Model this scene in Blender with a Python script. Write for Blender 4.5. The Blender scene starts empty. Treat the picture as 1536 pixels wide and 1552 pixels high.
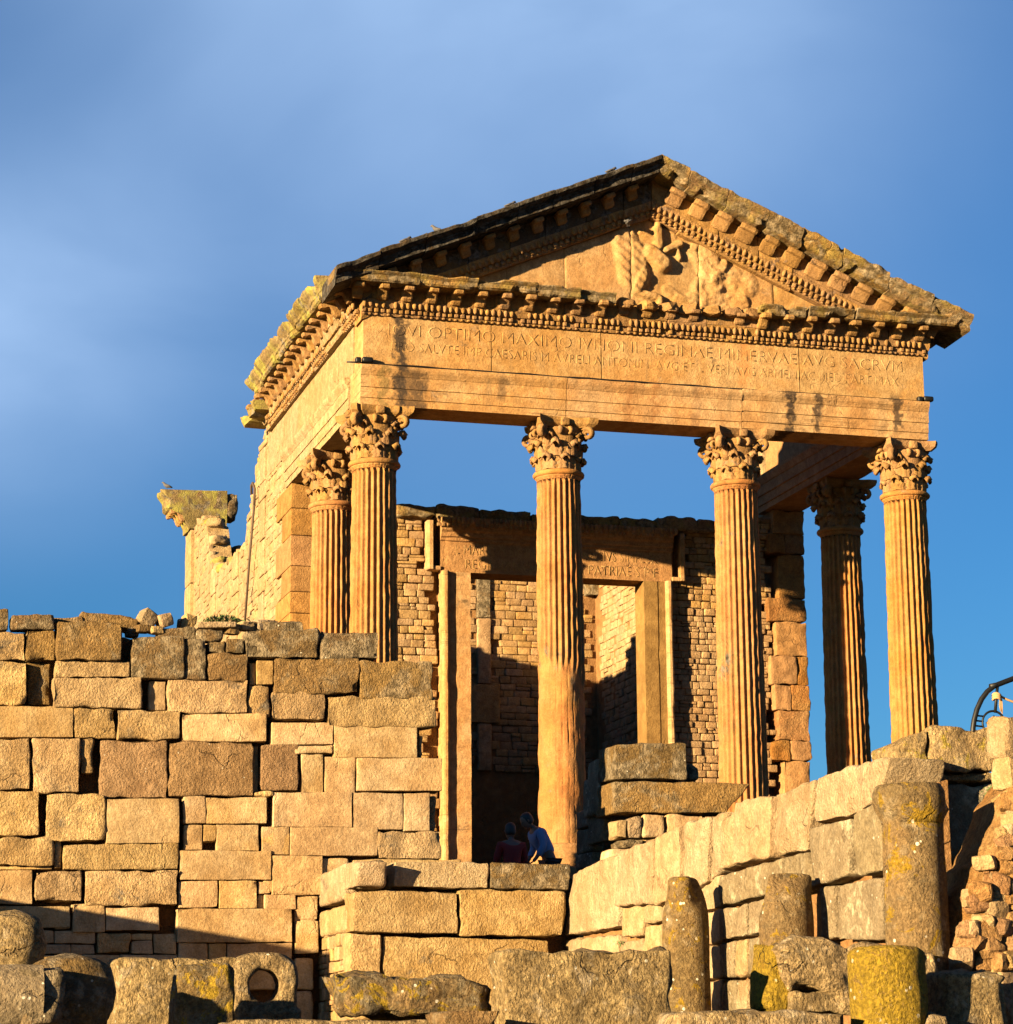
import bpy, math, random
import numpy as np
from mathutils import Vector, Matrix, noise
random.seed(7)
S = bpy.context.scene
COL = S.collection
PI = math.pi
# ------------------------------------------------------------------ camera
CAM = Vector((-9.986261644, -43.12811141, -3.587878485))
YAW, PITCH, ROLL, FPX = 0.27956413, 0.21815152, -0.007842997, 3882.98843
FW = Vector((math.sin(YAW)*math.cos(PITCH), math.cos(YAW)*math.cos(PITCH), math.sin(PITCH)))
_r = Vector((math.cos(YAW), -math.sin(YAW), 0)); _u = _r.cross(FW)
RT = _r*math.cos(ROLL)+_u*math.sin(ROLL); UP = _u*math.cos(ROLL)-_r*math.sin(ROLL)
cd = bpy.data.cameras.new('camera'); cam = bpy.data.objects.new('camera', cd); COL.objects.link(cam)
M = Matrix((RT, UP, -FW)).transposed().to_4x4(); M.translation = CAM; cam.matrix_world = M
cd.sensor_fit = 'HORIZONTAL'; cd.sensor_width = 36; cd.lens = FPX/1536*36; cd.clip_end = 5000; cd.clip_start = .5
S.camera = cam
def at(ax, val, px, py):
    """world point of the plane axis=val seen at a photo position (used to measure, things stand on real planes)"""
    d = FW+RT*((px-768)/FPX)-UP*((py-776)/FPX)
    return CAM+d*((val-CAM[ax])/d[ax])
# ------------------------------------------------------------------ light
KZ, MY = .165, .50
trav = Vector((1, MY, -KZ)).normalized()
sd = bpy.data.lights.new('sun', 'SUN'); sd.energy = 5.0; sd.angle = math.radians(.5); sd.color = (1, .71, .37)
sun = bpy.data.objects.new('sun', sd); COL.objects.link(sun)
sun.rotation_euler = trav.to_track_quat('-Z', 'Y').to_euler(); sun.location = (-30, -20, 20)
SUNDIR = -trav
w = bpy.data.worlds.new('World'); S.world = w; w.use_nodes = True
nt = w.node_tree; nt.nodes.clear()
def nd(nt, t, **k):
    n = nt.nodes.new(t)
    for a, b in k.items():
        if a == 'inp':
            for i, v in b.items(): n.inputs[i].default_value = v
        else: setattr(n, a, b)
    return n
sky = nd(nt, 'ShaderNodeTexSky', sky_type='NISHITA', sun_disc=False)
sky.sun_elevation = math.asin(SUNDIR.z); sky.sun_rotation = math.atan2(SUNDIR.x, SUNDIR.y)
sky.air_density = 1.0; sky.dust_density = .3; sky.ozone_density = 2.5
tc = nd(nt, 'ShaderNodeTexCoord')
def vdir(px, py): return (FW+RT*((px-768)/FPX)-UP*((py-776)/FPX)).normalized()
def vm(op, a, b=None):
    n = nd(nt, 'ShaderNodeVectorMath', operation=op); nt.links.new(a, n.inputs[0])
    if b is not None:
        if isinstance(b, (tuple, Vector)): n.inputs[1].default_value = b
        else: nt.links.new(b, n.inputs[1])
    return n
def mth(nt, op, a, b=None, clamp=False):
    n = nd(nt, 'ShaderNodeMath', operation=op); n.use_clamp = clamp
    for i, v in enumerate((a, b)):
        if v is None: continue
        if isinstance(v, (int, float)): n.inputs[i].default_value = v
        else: nt.links.new(v, n.inputs[i])
    return n.outputs[0]
cn = nd(nt, 'ShaderNodeTexNoise', inp={'Scale': 3.2, 'Detail': 5, 'Roughness': .45, 'Distortion': .4})
mp = nd(nt, 'ShaderNodeMapping'); mp.inputs['Scale'].default_value = (1.6, 1.6, 3.0); mp.inputs['Location'].default_value = (.35, .1, .2)
nt.links.new(tc.outputs['Generated'], mp.inputs[0]); nt.links.new(mp.outputs[0], cn.inputs['Vector'])
cr = nd(nt, 'ShaderNodeMapRange', interpolation_type='SMOOTHSTEP', inp={'From Min': .3, 'From Max': .75})
nt.links.new(cn.outputs['Fac'], cr.inputs[0])
tot = None
for (px, py, rad, amt) in ((-50, 500, .125, .74), (700, -100, .33, .74), (1000, 150, .14, .18)):
    d = vm('DOT_PRODUCT', tc.outputs['Generated'], vdir(px, py))
    mr = nd(nt, 'ShaderNodeMapRange', inp={'From Min': math.cos(rad), 'From Max': 1.0})
    nt.links.new(d.outputs['Value'], mr.inputs[0])
    pw = mth(nt, 'MULTIPLY', mth(nt, 'POWER', mr.outputs[0], 2.4), amt)
    tot = pw if tot is None else mth(nt, 'ADD', tot, pw)
cf = mth(nt, 'MULTIPLY', tot, mth(nt, 'ADD', mth(nt, 'MULTIPLY', cr.outputs[0], .45), .62), clamp=True)
tint = nd(nt, 'ShaderNodeMix', data_type='RGBA', blend_type='MULTIPLY'); tint.inputs[0].default_value = 1
tint.inputs[7].default_value = (.165, .375, .60, 1); nt.links.new(sky.outputs[0], tint.inputs[6])
mx = nd(nt, 'ShaderNodeMix', data_type='RGBA'); nt.links.new(cf, mx.inputs[0]); nt.links.new(tint.outputs[2], mx.inputs[6])
mx.inputs[7].default_value = (1.65, 2.45, 3.75, 1)
bg = nd(nt, 'ShaderNodeBackground'); bg.inputs['Strength'].default_value = .05
nt.links.new(mx.outputs[2], bg.inputs[0])
wo = nd(nt, 'ShaderNodeOutputWorld'); nt.links.new(bg.outputs[0], wo.inputs[0])
S.view_settings.view_transform = 'Standard'; S.view_settings.look = 'None'; S.view_settings.gamma = 1
S.view_settings.use_curve_mapping = False; S.view_settings.exposure = 2.4
S.render.resolution_x = 1013; S.render.resolution_y = 1024

# ------------------------------------------------------------------ materials
ALB = (.605, .605, .60)
def stone_mat(name, c1, c2, dark=(.07, .06, .045), crust=0., crust_scale=1.5, yellow=0., ycol=(.42, .29, .03), moss=0., streak=.3,
              grain=1., bump=.5, rand=.25, pits=.5, stains=(), smooth=False, white=0., bd=.02, crack=.35, speck=0.):
    c1 = tuple(a*b for a, b in zip(c1, ALB)); c2 = tuple(a*b for a, b in zip(c2, ALB)); dark = tuple(x*.6 for x in dark); ycol = tuple(x*.64 for x in ycol)
    m = bpy.data.materials.new(name); m.use_nodes = True; t = m.node_tree; t.nodes.clear(); L = t.links.new
    g = nd(t, 'ShaderNodeNewGeometry'); P = g.outputs['Position']
    def noi(scale, det=4, rough=.55, vec=P, dist=0.):
        n = nd(t, 'ShaderNodeTexNoise', inp={'Scale': scale, 'Detail': det, 'Roughness': rough, 'Distortion': dist}); L(vec, n.inputs['Vector']); return n.outputs['Fac']
    def rng(v, a, b, c=0., d=1.):
        n = nd(t, 'ShaderNodeMapRange', interpolation_type='SMOOTHSTEP', inp={'From Min': a, 'From Max': b, 'To Min': c, 'To Max': d}); L(v, n.inputs[0]); return n.outputs[0]
    def mix(f, a, b, bt='MIX'):
        n = nd(t, 'ShaderNodeMix', data_type='RGBA', blend_type=bt)
        if isinstance(f, float): n.inputs[0].default_value = f
        else: L(f, n.inputs[0])
        for i, v in ((6, a), (7, b)):
            if isinstance(v, tuple): n.inputs[i].default_value = (*v[:3], 1)
            else: L(v, n.inputs[i])
        return n.outputs[2]
    col = mix(rng(noi(.9, 5, .6, dist=.6), .38, .62), c1, c2)
    mid = noi(5.5, 6, .65)
    col = mix(rng(mid, .35, .7), mix(1., col, (.80, .76, .70), 'MULTIPLY'), mix(1., col, (1.12, 1.12, 1.10), 'MULTIPLY'))
    fine = noi(48*grain, 3, .7)
    col = mix(rng(fine, .3, .72), mix(1., col, (.72, .68, .62), 'MULTIPLY'), col)
    if speck:
        sk_ = rng(noi(19*grain, 7, .82), .40, .60)
        col = mix(speck, col, mix(sk_, mix(1., col, (.38, .36, .34), 'MULTIPLY'), mix(1., col, (1.35, 1.33, 1.28), 'MULTIPLY')))
    oi = nd(t, 'ShaderNodeObjectInfo')
    if rand:
        hs = nd(t, 'ShaderNodeHueSaturation'); L(col, hs.inputs['Color'])
        L(rng(oi.outputs['Random'], 0, 1, 1-rand, 1+rand*.6), hs.inputs['Value'])
        wn = nd(t, 'ShaderNodeTexWhiteNoise', noise_dimensions='1D'); L(oi.outputs['Random'], wn.inputs['W'])
        L(rng(wn.outputs['Value'], 0, 1, .4965, .5035), hs.inputs['Hue']); L(rng(wn.outputs['Value'], 0, 1, 1-rand*.5, 1+rand*.3), hs.inputs['Saturation'])
        col = hs.outputs[0]
    if streak:
        mp = nd(t, 'ShaderNodeMapping'); mp.inputs['Scale'].default_value = (3.2, 3.2, .35); L(P, mp.inputs[0])
        s = rng(noi(1.6, 5, .6, mp.outputs[0]), .52, .8, 0, streak)
        col = mix(s, col, tuple(x*.45 for x in c2))
    if moss:
        col = mix(rng(noi(2.2, 6, .65), .45, .62, 0, moss), col, (.20, .19, .045))
    if crust:
        c = noi(crust_scale, 8, .68, dist=.5)
        f = rng(c, .62-crust*.35, .74-crust*.32)
        col = mix(f, col, mix(rng(noi(9, 5, .7), .4, .62), dark, tuple(x*2.6+.03 for x in dark)))
    if yellow:
        c = noi(4.5, 8, .7, dist=.8)
        col = mix(mth(t, 'MULTIPLY', rng(c, .675-yellow*.32, .70-yellow*.31), rng(noi(26, 4, .8), .34, .46)), col, mix(rng(noi(30, 3), .4, .6), ycol, tuple(x*.6 for x in ycol)))
    if white:
        v = nd(t, 'ShaderNodeTexVoronoi', inp={'Scale': 11.}); L(P, v.inputs['Vector'])
        wn2 = rng(v.outputs['Distance'], .10+.2*white, .06+.2*white)
        col = mix(mth(t, 'MULTIPLY', wn2, rng(noi(3), .5, .6)), col, (.5, .48, .40))
    if stains:
        sp = nd(t, 'ShaderNodeSeparateXYZ'); L(P, sp.inputs[0])
        jit = mth(t, 'MULTIPLY', mth(t, 'SUBTRACT', noi(7, 4), .5), .5)
        mh = nd(t, 'ShaderNodeMapping'); mh.inputs['Scale'].default_value = (.7, .7, 15); L(P, mh.inputs[0])
        hb = mth(t, 'MULTIPLY', rng(noi(1.2, 5, .7, mh.outputs[0]), .54, .68), mth(t, 'MULTIPLY', rng(sp.outputs['Z'], 8.85, 8.78), rng(noi(.9, 3), .42, .6)))
        col = mix(mth(t, 'MULTIPLY', hb, .75), col, (.05, .03, .014))
        for (x0, wd, z0, z1, am, kx) in stains:
            d = mth(t, 'ABSOLUTE', mth(t, 'SUBTRACT', mth(t, 'ADD', sp.outputs['X'], jit), x0))
            f = rng(d, wd, wd*.25, 0, am)
            a = rng(sp.outputs['Z'], z0-.1, z0+.1); b = rng(sp.outputs['Z'], z1+.1, z1-.1)
            f = mth(t, 'MULTIPLY', mth(t, 'MULTIPLY', f, a), mth(t, 'MULTIPLY', b, rng(noi(9, 6, .75), .22, .5)))
            col = mix(f, col, kx)
    bs = nd(t, 'ShaderNodeBsdfPrincipled'); L(col, bs.inputs['Base Color']); bs.inputs['Roughness'].default_value = .93
    bs.inputs['Specular IOR Level'].default_value = .15
    h = mth(t, 'ADD', mth(t, 'MULTIPLY', mid, .9), mth(t, 'MULTIPLY', noi(22*grain, 6, .72), .55))
    if pits:
        mp2 = nd(t, 'ShaderNodeMapping'); mp2.inputs['Scale'].default_value = (1, 1, .72); mp2.inputs['Rotation'].default_value = (0, .35, 0); L(P, mp2.inputs[0])
        h = mth(t, 'ADD', h, mth(t, 'MULTIPLY', rng(noi(40*grain, 4, .6, mp2.outputs[0]), .30, .60), pits*.22))
    if crack:
        wv = nd(t, 'ShaderNodeVectorMath', operation='MULTIPLY_ADD'); n3 = nd(t, 'ShaderNodeTexNoise', inp={'Scale': 3., 'Detail': 5}); L(P, n3.inputs['Vector']); L(n3.outputs['Color'], wv.inputs[0]); wv.inputs[1].default_value = (.5, .5, .5); L(P, wv.inputs[2])
        vc = nd(t, 'ShaderNodeTexVoronoi', feature='DISTANCE_TO_EDGE', inp={'Scale': 1.15}); L(wv.outputs[0], vc.inputs['Vector'])
        cm = mth(t, 'MULTIPLY', rng(vc.outputs['Distance'], .016, .0), rng(noi(1.3, 2), .55, .66))
        h = mth(t, 'SUBTRACT', h, mth(t, 'MULTIPLY', cm, crack*1.6)); col2 = mix(mth(t, 'MULTIPLY', cm, crack), col, (.05, .03, .015)); L(col2, bs.inputs['Base Color'])
    b = nd(t, 'ShaderNodeBump', inp={'Strength': bump, 'Distance': bd*2.2}); L(h, b.inputs['Height']); L(b.outputs[0], bs.inputs['Normal'])
    o = nd(t, 'ShaderNodeOutputMaterial'); L(bs.outputs[0], o.inputs[0])
    return m
def flat_mat(name, c, rough=.7, metal=0., var=.3):
    m = bpy.data.materials.new(name); m.use_nodes = True; t = m.node_tree; bs = t.nodes['Principled BSDF']
    n = nd(t, 'ShaderNodeTexNoise', inp={'Scale': 30., 'Detail': 4}); g = nd(t, 'ShaderNodeNewGeometry'); t.links.new(g.outputs['Position'], n.inputs['Vector'])
    mx = nd(t, 'ShaderNodeMix', data_type='RGBA'); t.links.new(n.outputs['Fac'], mx.inputs[0])
    mx.inputs[6].default_value = (*[x*(1-var) for x in c], 1); mx.inputs[7].default_value = (*[min(1, x*(1+var)) for x in c], 1)
    t.links.new(mx.outputs[2], bs.inputs['Base Color']); bs.inputs['Roughness'].default_value = rough; bs.inputs['Metallic'].default_value = metal
    return m
DK = (.035, .025, .018)
ST = [(.34, .17, 8.05, 9.8, 1., DK), (.62, .28, 8.0, 8.75, .8, DK), (2.2, .12, 8.3, 8.75, .55, DK), (7.75, .14, 8.0, 8.85, 1., DK), (8.3, .11, 8.1, 8.85, .9, DK),
      (4.6, .1, 8.0, 8.9, .5, (.16, .07, .025)), (5.1, .09, 8.0, 8.9, .5, (.16, .07, .025)), (9.9, .12, 8.2, 8.9, .9, DK), (9.0, .1, 8.9, 9.8, .45, (.2, .09, .03)),
      (6.9, .16, 8.9, 9.8, .5, (.30, .13, .04)), (5.9, .12, 8.0, 8.85, .45, (.12, .07, .04)), (.0, .12, 8.0, 8.8, .6, (.10, .08, .03))]
m_front = stone_mat('golden_limestone', (.55, .325, .13), (.59, .405, .21), streak=.75, rand=.10, bump=.4, crust=.08, crust_scale=2.2, dark=(.14, .09, .045), stains=ST, speck=.22)
m_temple = stone_mat('temple_limestone', (.48, .28, .115), (.45, .25, .095), streak=.3, rand=.15, bump=.6, speck=0.20)
m_carved = stone_mat('carved_limestone', (.45, .27, .11), (.38, .23, .10), streak=.25, rand=.15, bump=.6, crust=.2, crust_scale=3, dark=(.09, .055, .03))
m_corn = stone_mat('cornice_crust_stone', (.36, .23, .10), (.27, .18, .08), dark=(.10, .075, .04), streak=.3, rand=.2, bump=.8, crust=.5, crust_scale=3, moss=.3, speck=0.60)
m_black = stone_mat('near_black_cornice_stone', (.10, .07, .04), (.07, .05, .03), dark=(.02, .017, .013), streak=.2, rand=.2, bump=.7, crust=.7, crust_scale=3)  # slabs of the left raking cornice only, far darker than the right
m_mossy = stone_mat('mossy_cornice_stone', (.36, .27, .12), (.28, .23, .08), streak=.3, rand=.2, bump=.7, moss=.9, crust=.3, crust_scale=3, speck=0.50)
m_darkc = stone_mat('shaded_soffit_stone', (.22, .14, .07), (.14, .09, .05), dark=(.05, .04, .03), streak=.2, rand=.2, bump=.7, crust=.5, crust_scale=3)  # left rake soffit: the shadow under the slabs is put into its colour
m_pale = stone_mat('pale_side_limestone', (.53, .41, .26), (.49, .36, .205), streak=.35, rand=.10, bump=.8, speck=0.30)
m_col = stone_mat('column_limestone', (.47, .215, .068), (.46, .25, .10), streak=.45, rand=.06, bump=.4, crust=.06, moss=.12)
m_orange = stone_mat('orange_eroded_stone', (.50, .24, .07), (.46, .27, .10), streak=.2, rand=.15, bump=.9, bd=.035, speck=.3, pits=1.)
m_jdark = stone_mat('dark_jamb_stone', (.36, .23, .085), (.30, .19, .07), streak=.4, rand=0, bump=.5)  # darker brown for the inner face of the right door jamb
m_rub = stone_mat('rubble_stone', (.52, .335, .155), (.55, .385, .205), streak=.1, rand=.2, bump=.7, speck=0.30)
m_mort = stone_mat('lime_mortar', (.40, .23, .10), (.35, .2, .09), streak=.2, rand=0, bump=.9)
m_wall = stone_mat('buff_block_stone', (.56, .385, .19), (.66, .51, .31), speck=.2, streak=.25, rand=.15, bump=.45, bd=.02)
m_wallr = stone_mat('rough_buff_stone', (.53, .37, .18), (.64, .48, .27), streak=.25, rand=.17, bump=.85, bd=.03, crust=.1, pits=1., speck=0.30)
m_walld = stone_mat('dark_crusted_stone', (.36, .25, .12), (.28, .20, .10), dark=(.14, .11, .065), crust=.62, crust_scale=2.6, streak=.3, rand=.15, bump=1., bd=.045, white=.15, pits=.9, speck=0.60)
m_wallh = stone_mat('half_crusted_stone', (.45, .30, .14), (.38, .26, .12), dark=(.16, .12, .065), crust=.4, crust_scale=1.8, streak=.3, rand=.15, bump=1., bd=.045, pits=1.1, speck=0.45)
m_pink = stone_mat('pinkish_stone', (.54, .37, .22), (.47, .31, .175), streak=.3, rand=.08, bump=1., bd=.06, white=.1)
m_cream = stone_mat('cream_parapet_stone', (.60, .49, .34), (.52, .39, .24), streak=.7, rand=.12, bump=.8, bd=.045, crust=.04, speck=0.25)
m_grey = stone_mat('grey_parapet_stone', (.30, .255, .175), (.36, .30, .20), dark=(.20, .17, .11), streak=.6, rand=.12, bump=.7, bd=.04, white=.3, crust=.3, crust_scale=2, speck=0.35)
m_fore = stone_mat('weathered_grey_stone', (.50, .39, .23), (.42, .33, .19), dark=(.20, .16, .10), crust=.28, crust_scale=5, rand=.1, bump=1., bd=.04, white=.35, grain=.9, pits=.9, speck=0.80)
m_cap = stone_mat('pale_lichened_capping_stone', (.55, .43, .24), (.45, .34, .17), dark=(.2, .16, .09), crust=.25, crust_scale=4, yellow=.30, ycol=(.46, .36, .07), rand=.06, bump=1., bd=.05, white=.3, grain=.9, speck=.6)
m_lich = stone_mat('lichened_stone', (.33, .24, .12), (.25, .19, .10), dark=(.10, .08, .045), crust=.5, crust_scale=5, yellow=.42, rand=.1, bump=1., bd=.045, white=.35, grain=.8, speck=0.80)
m_yel = stone_mat('yellow_lichen_stone', (.42, .28, .05), (.34, .25, .08), dark=(.16, .13, .06), crust=.18, crust_scale=4, yellow=.9, rand=.1, bump=1.0, bd=.05, white=.5, streak=.3, speck=0.50)
m_colst = stone_mat('lichen_column_stone', (.32, .23, .11), (.25, .19, .095), dark=(.13, .10, .055), crust=.3, crust_scale=4, yellow=.34, rand=.1, bump=.9, bd=.04, white=.5, streak=.5, ycol=(.34, .22, .02), speck=0.55)
m_earth = stone_mat('stony_earth', (.36, .25, .14), (.27, .19, .11), rand=0, bump=1.2, bd=.1, streak=0)
m_core = stone_mat('wall_core_earth', (.22, .13, .06), (.28, .15, .06), rand=0, bump=1., bd=.06, streak=0)
m_lett = stone_mat('carved_letter_stone', (.49, .29, .115), (.52, .345, .17), rand=0, bump=.4, streak=.1)
m_iron = flat_mat('black_iron', (.012, .013, .014), .5, .6)
m_rust = flat_mat('rusty_iron', (.06, .04, .028), .8, .3)
m_rope = flat_mat('straw_rope', (.30, .19, .09), .95)
m_leaf = flat_mat('green_leaves', (.05, .085, .02), .7)
m_skin = flat_mat('skin', (.13, .07, .045), .6, var=.1)
m_hair = flat_mat('black_hair', (.01, .009, .008), .6)
m_shirt = flat_mat('pale_blue_shirt_cloth', (.13, .19, .33), .9, var=.08)
m_red = flat_mat('red_cloth', (.20, .012, .008), .9, var=.15)
m_dark = flat_mat('dark_trouser_cloth', (.02, .02, .025), .9)
m_feath = flat_mat('grey_feathers', (.05, .05, .055), .8)

# ------------------------------------------------------------------ helpers
def T(o, label=None, cat=None, group=None, kind=None):
    if label: o['label'] = label
    if cat: o['category'] = cat
    if group: o['group'] = group
    if kind: o['kind'] = kind
    return o
def empty(name, loc, label, cat, group=None):
    o = bpy.data.objects.new(name, None); COL.objects.link(o); o.location = loc; o.empty_display_size = .3
    return T(o, label, cat, group)
def place(o, parent):
    if parent is not None:
        o.parent = parent; p = parent; off = Vector(p.location)
        while p.parent: p = p.parent; off += Vector(p.location)
        o.location = Vector(o.location)-off
def mkmesh(name, V, F, mat, smooth=True):
    me = bpy.data.meshes.new(name); me.from_pydata([tuple(v) for v in V], [], F); me.update()
    if mat: me.materials.append(mat)
    if smooth and len(me.polygons): me.polygons.foreach_set('use_smooth', [True]*len(me.polygons))
    return me
def link(name, me, parent=None, loc=(0, 0, 0)):
    o = bpy.data.objects.new(name, me); COL.objects.link(o); o.location = loc; place(o, parent); return o
def ob(name, V, F, mat, parent=None, smooth=True):
    """mesh object whose origin sits at the middle of its points"""
    n = len(V); c = Vector((sum(v[0] for v in V)/n, sum(v[1] for v in V)/n, sum(v[2] for v in V)/n))
    return link(name, mkmesh(name, [(v[0]-c.x, v[1]-c.y, v[2]-c.z) for v in V], F, mat, smooth), parent, c)
_rb = {}
def rbox(nx, ny, nz):
    """grid on the surface of a box; parameters i/n per axis (welded)"""
    k = (nx, ny, nz)
    if k in _rb: return _rb[k]
    idx = {}; V = []; F = []
    def v(i, j, l):
        if (i, j, l) not in idx: idx[(i, j, l)] = len(V); V.append((i, j, l))
        return idx[(i, j, l)]
    for i in range(nx):
        for j in range(ny):
            F.append((v(i, j, 0), v(i, j+1, 0), v(i+1, j+1, 0), v(i+1, j, 0))); F.append((v(i, j, nz), v(i+1, j, nz), v(i+1, j+1, nz), v(i, j+1, nz)))
    for i in range(nx):
        for l in range(nz):
            F.append((v(i, 0, l), v(i+1, 0, l), v(i+1, 0, l+1), v(i, 0, l+1))); F.append((v(i, ny, l), v(i, ny, l+1), v(i+1, ny, l+1), v(i+1, ny, l)))
    for j in range(ny):
        for l in range(nz):
            F.append((v(0, j, l), v(0, j, l+1), v(0, j+1, l+1), v(0, j+1, l))); F.append((v(nx, j, l), v(nx, j+1, l), v(nx, j+1, l+1), v(nx, j, l+1)))
    _rb[k] = (V, F); return _rb[k]
def axis(n, h, r):
    if n < 3: return [-h, h] if n == 1 else [-h, 0, h]
    if n == 3: return [-h, -h+r, h-r, h]
    a = [-h, -h+r*.45, -h+r*1.1]; b = [h-r*1.1, h-r*.45, h]; k = n-5
    if k < 0: return [-h, -h+r*.6, 0, h-r*.6, h]
    m = [a[-1]+(b[0]-a[-1])*(i/(k+1)) for i in range(1, k+1)]
    return a+m+b
FR = noise.fractal
def blockverts(wd, dp, ht, r, amp, seed, sub, low=False):
    r = min(r, wd*.3, ht*.3, dp*.3)
    nx = 3 if low else max(6, min(18, int(wd/sub)+5)); nz = 3 if low else max(6, min(14, int(ht/sub)+5)); ny = 3 if low else 6
    A = axis(nx, wd/2, r); B = axis(ny, dp/2, r); C = axis(nz, ht/2, r)
    Vi, F = rbox(nx, ny, nz); off = Vector((seed*3.17, seed*1.31, seed*.77)); out = []
    h = Vector((wd/2, dp/2, ht/2))
    for (i, j, l) in Vi:
        p = Vector((A[i], B[j], C[l]))
        rr = r*(1+.55*noise.noise(p*2.2+off)) if not low else r
        rr = max(rr, .002)
        q = Vector([max(-h[k]+rr, min(h[k]-rr, p[k])) for k in range(3)]); n = p-q
        if n.length > 1e-6: n.normalize()
        p2 = q+n*rr
        if amp:
            d = amp*(.9*FR(p*3.0+off, 1., 2., 3)+.35*noise.noise(p*11+off))
            e = (abs(p.x)/h.x > .8)+(abs(p.z)/h.z > .8)
            if e: d -= amp*1.2*max(0, noise.noise(p*4.+off*1.7))*e
            p2 = p2+n*d
        out.append(p2)
    return out, F
_seed = [1]
def block(name, mat, quad, dirn, depth, parent=None, r=.035, amp=.014, sub=.12, out=0., low=False):
    """a weathered ashlar block: its front face is the quad (bl, br, tr, tl), dirn points into the wall"""
    _seed[0] += 1; sd_ = _seed[0]
    bl, br, tr, tl = [Vector(q) for q in quad]; dirn = Vector(dirn)
    wd = ((br-bl).length+(tr-tl).length)/2; ht = ((tl-bl).length+(tr-br).length)/2
    V, F = blockverts(wd, depth, ht, r, amp, sd_, sub, low)
    c = (bl+br+tr+tl)/4+dirn*(depth/2-out); W = []
    for p in V:
        u = p.x/wd+.5; v = p.z/ht+.5
        W.append((bl*(1-u)+br*u)*(1-v)+(tl*(1-u)+tr*u)*v+dirn*(p.y+depth/2-out)-c)
    if dirn.dot((br-bl).cross(tl-bl)) > 0: F = [f[::-1] for f in F]
    return link(name, mkmesh(name, W, F, mat), parent, c)
def box(name, mat, a, b, parent=None, r=.02, amp=.006, sub=.25, low=False):
    (x0, y0, z0), (x1, y1, z1) = a, b
    return block(name, mat, ((x0, y0, z0), (x1, y0, z0), (x1, y0, z1), (x0, y0, z1)), (0, 1, 0), y1-y0, parent, r, amp, sub, 0, low)
def tube(pts, rad, n=8, closed=False, cap=True):
    V = []; F = []; N = len(pts); pts = [Vector(p) for p in pts]
    up = None
    for i, p in enumerate(pts):
        a = pts[max(i-1, 0)] if not closed else pts[i-1]; b = pts[min(i+1, N-1)] if not closed else pts[(i+1) % N]
        t = (b-a).normalized()
        if up is None: up = t.orthogonal().normalized()
        else: up = (up-t*up.dot(t)).normalized()
        s = t.cross(up); rr = rad[i] if hasattr(rad, '__len__') else rad
        for k in range(n):
            th = 2*PI*k/n; V.append(p+up*(rr*math.cos(th))+s*(rr*math.sin(th)))
    M_ = N if closed else N-1
    for i in range(M_):
        for k in range(n):
            a = i*n+k; b = i*n+(k+1) % n; c = ((i+1) % N)*n+(k+1) % n; d = ((i+1) % N)*n+k; F.append((a, b, c, d))
    if cap and not closed: F.append(tuple(range(n))[::-1]); F.append(tuple((N-1)*n+k for k in range(n)))
    return V, F
def lathe(prof, n, fn=None):
    """prof: (r, z); fn(th, r, z) -> r"""
    V = []; F = []
    for (r, z) in prof:
        for k in range(n):
            th = 2*PI*k/n; rr = fn(th, r, z) if fn else r; V.append((rr*math.cos(th), rr*math.sin(th), z))
    for i in range(len(prof)-1):
        for k in range(n):
            F.append((i*n+k, i*n+(k+1) % n, (i+1)*n+(k+1) % n, (i+1)*n+k))
    F.append(tuple(range(n))[::-1]); F.append(tuple((len(prof)-1)*n+k for k in range(n)))
    return V, F
def mould(name, mat, prof, A, B, out, up=(0, 0, 1), parent=None, step=.12, amp=.006, chip=.02, gap=.0):
    """extrude a profile [(outward, height)...] (closed polygon) from A to B, with worn edges"""
    A = Vector(A); B = Vector(B); out = Vector(out); up = Vector(up); L = (B-A).length; n = max(2, int(L/step)); d = (B-A).normalized()
    A = A+d*gap; B = B-d*gap; V = []; F = []; k = len(prof); _seed[0] += 1; so = Vector((_seed[0]*1.7, 0, 0))
    cy = sum(p[0] for p in prof)/k; cz = sum(p[1] for p in prof)/k; mo = max(p[0] for p in prof); mi = min(p[0] for p in prof)
    for i in range(n+1):
        c = A.lerp(B, i/n)
        for (y, z) in prof:
            p = c+out*y+up*z; e = (y-mi)/max(1e-6, mo-mi)
            w = amp*FR(p*4+so, 1, 2, 3)*min(1, e*2+.1) - chip*e*max(0, noise.noise(p*3.1+so)-.15)*1.6
            V.append(p+out*w+up*(w*.6*(1 if z > cz else -1)))
    for i in range(n):
        for j in range(k):
            F.append((i*k+j, i*k+(j+1) % k, (i+1)*k+(j+1) % k, (i+1)*k+j))
    F.append(tuple(range(k))[::-1]); F.append(tuple(n*k+j for j in range(k)))
    a = sum(prof[j][0]*prof[(j+1) % k][1]-prof[(j+1) % k][0]*prof[j][1] for j in range(k))
    if (a > 0) == (d.dot(out.cross(up)) > 0): F = [f[::-1] for f in F]
    return ob(name, V, F, mat, parent, smooth=False)
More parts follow.
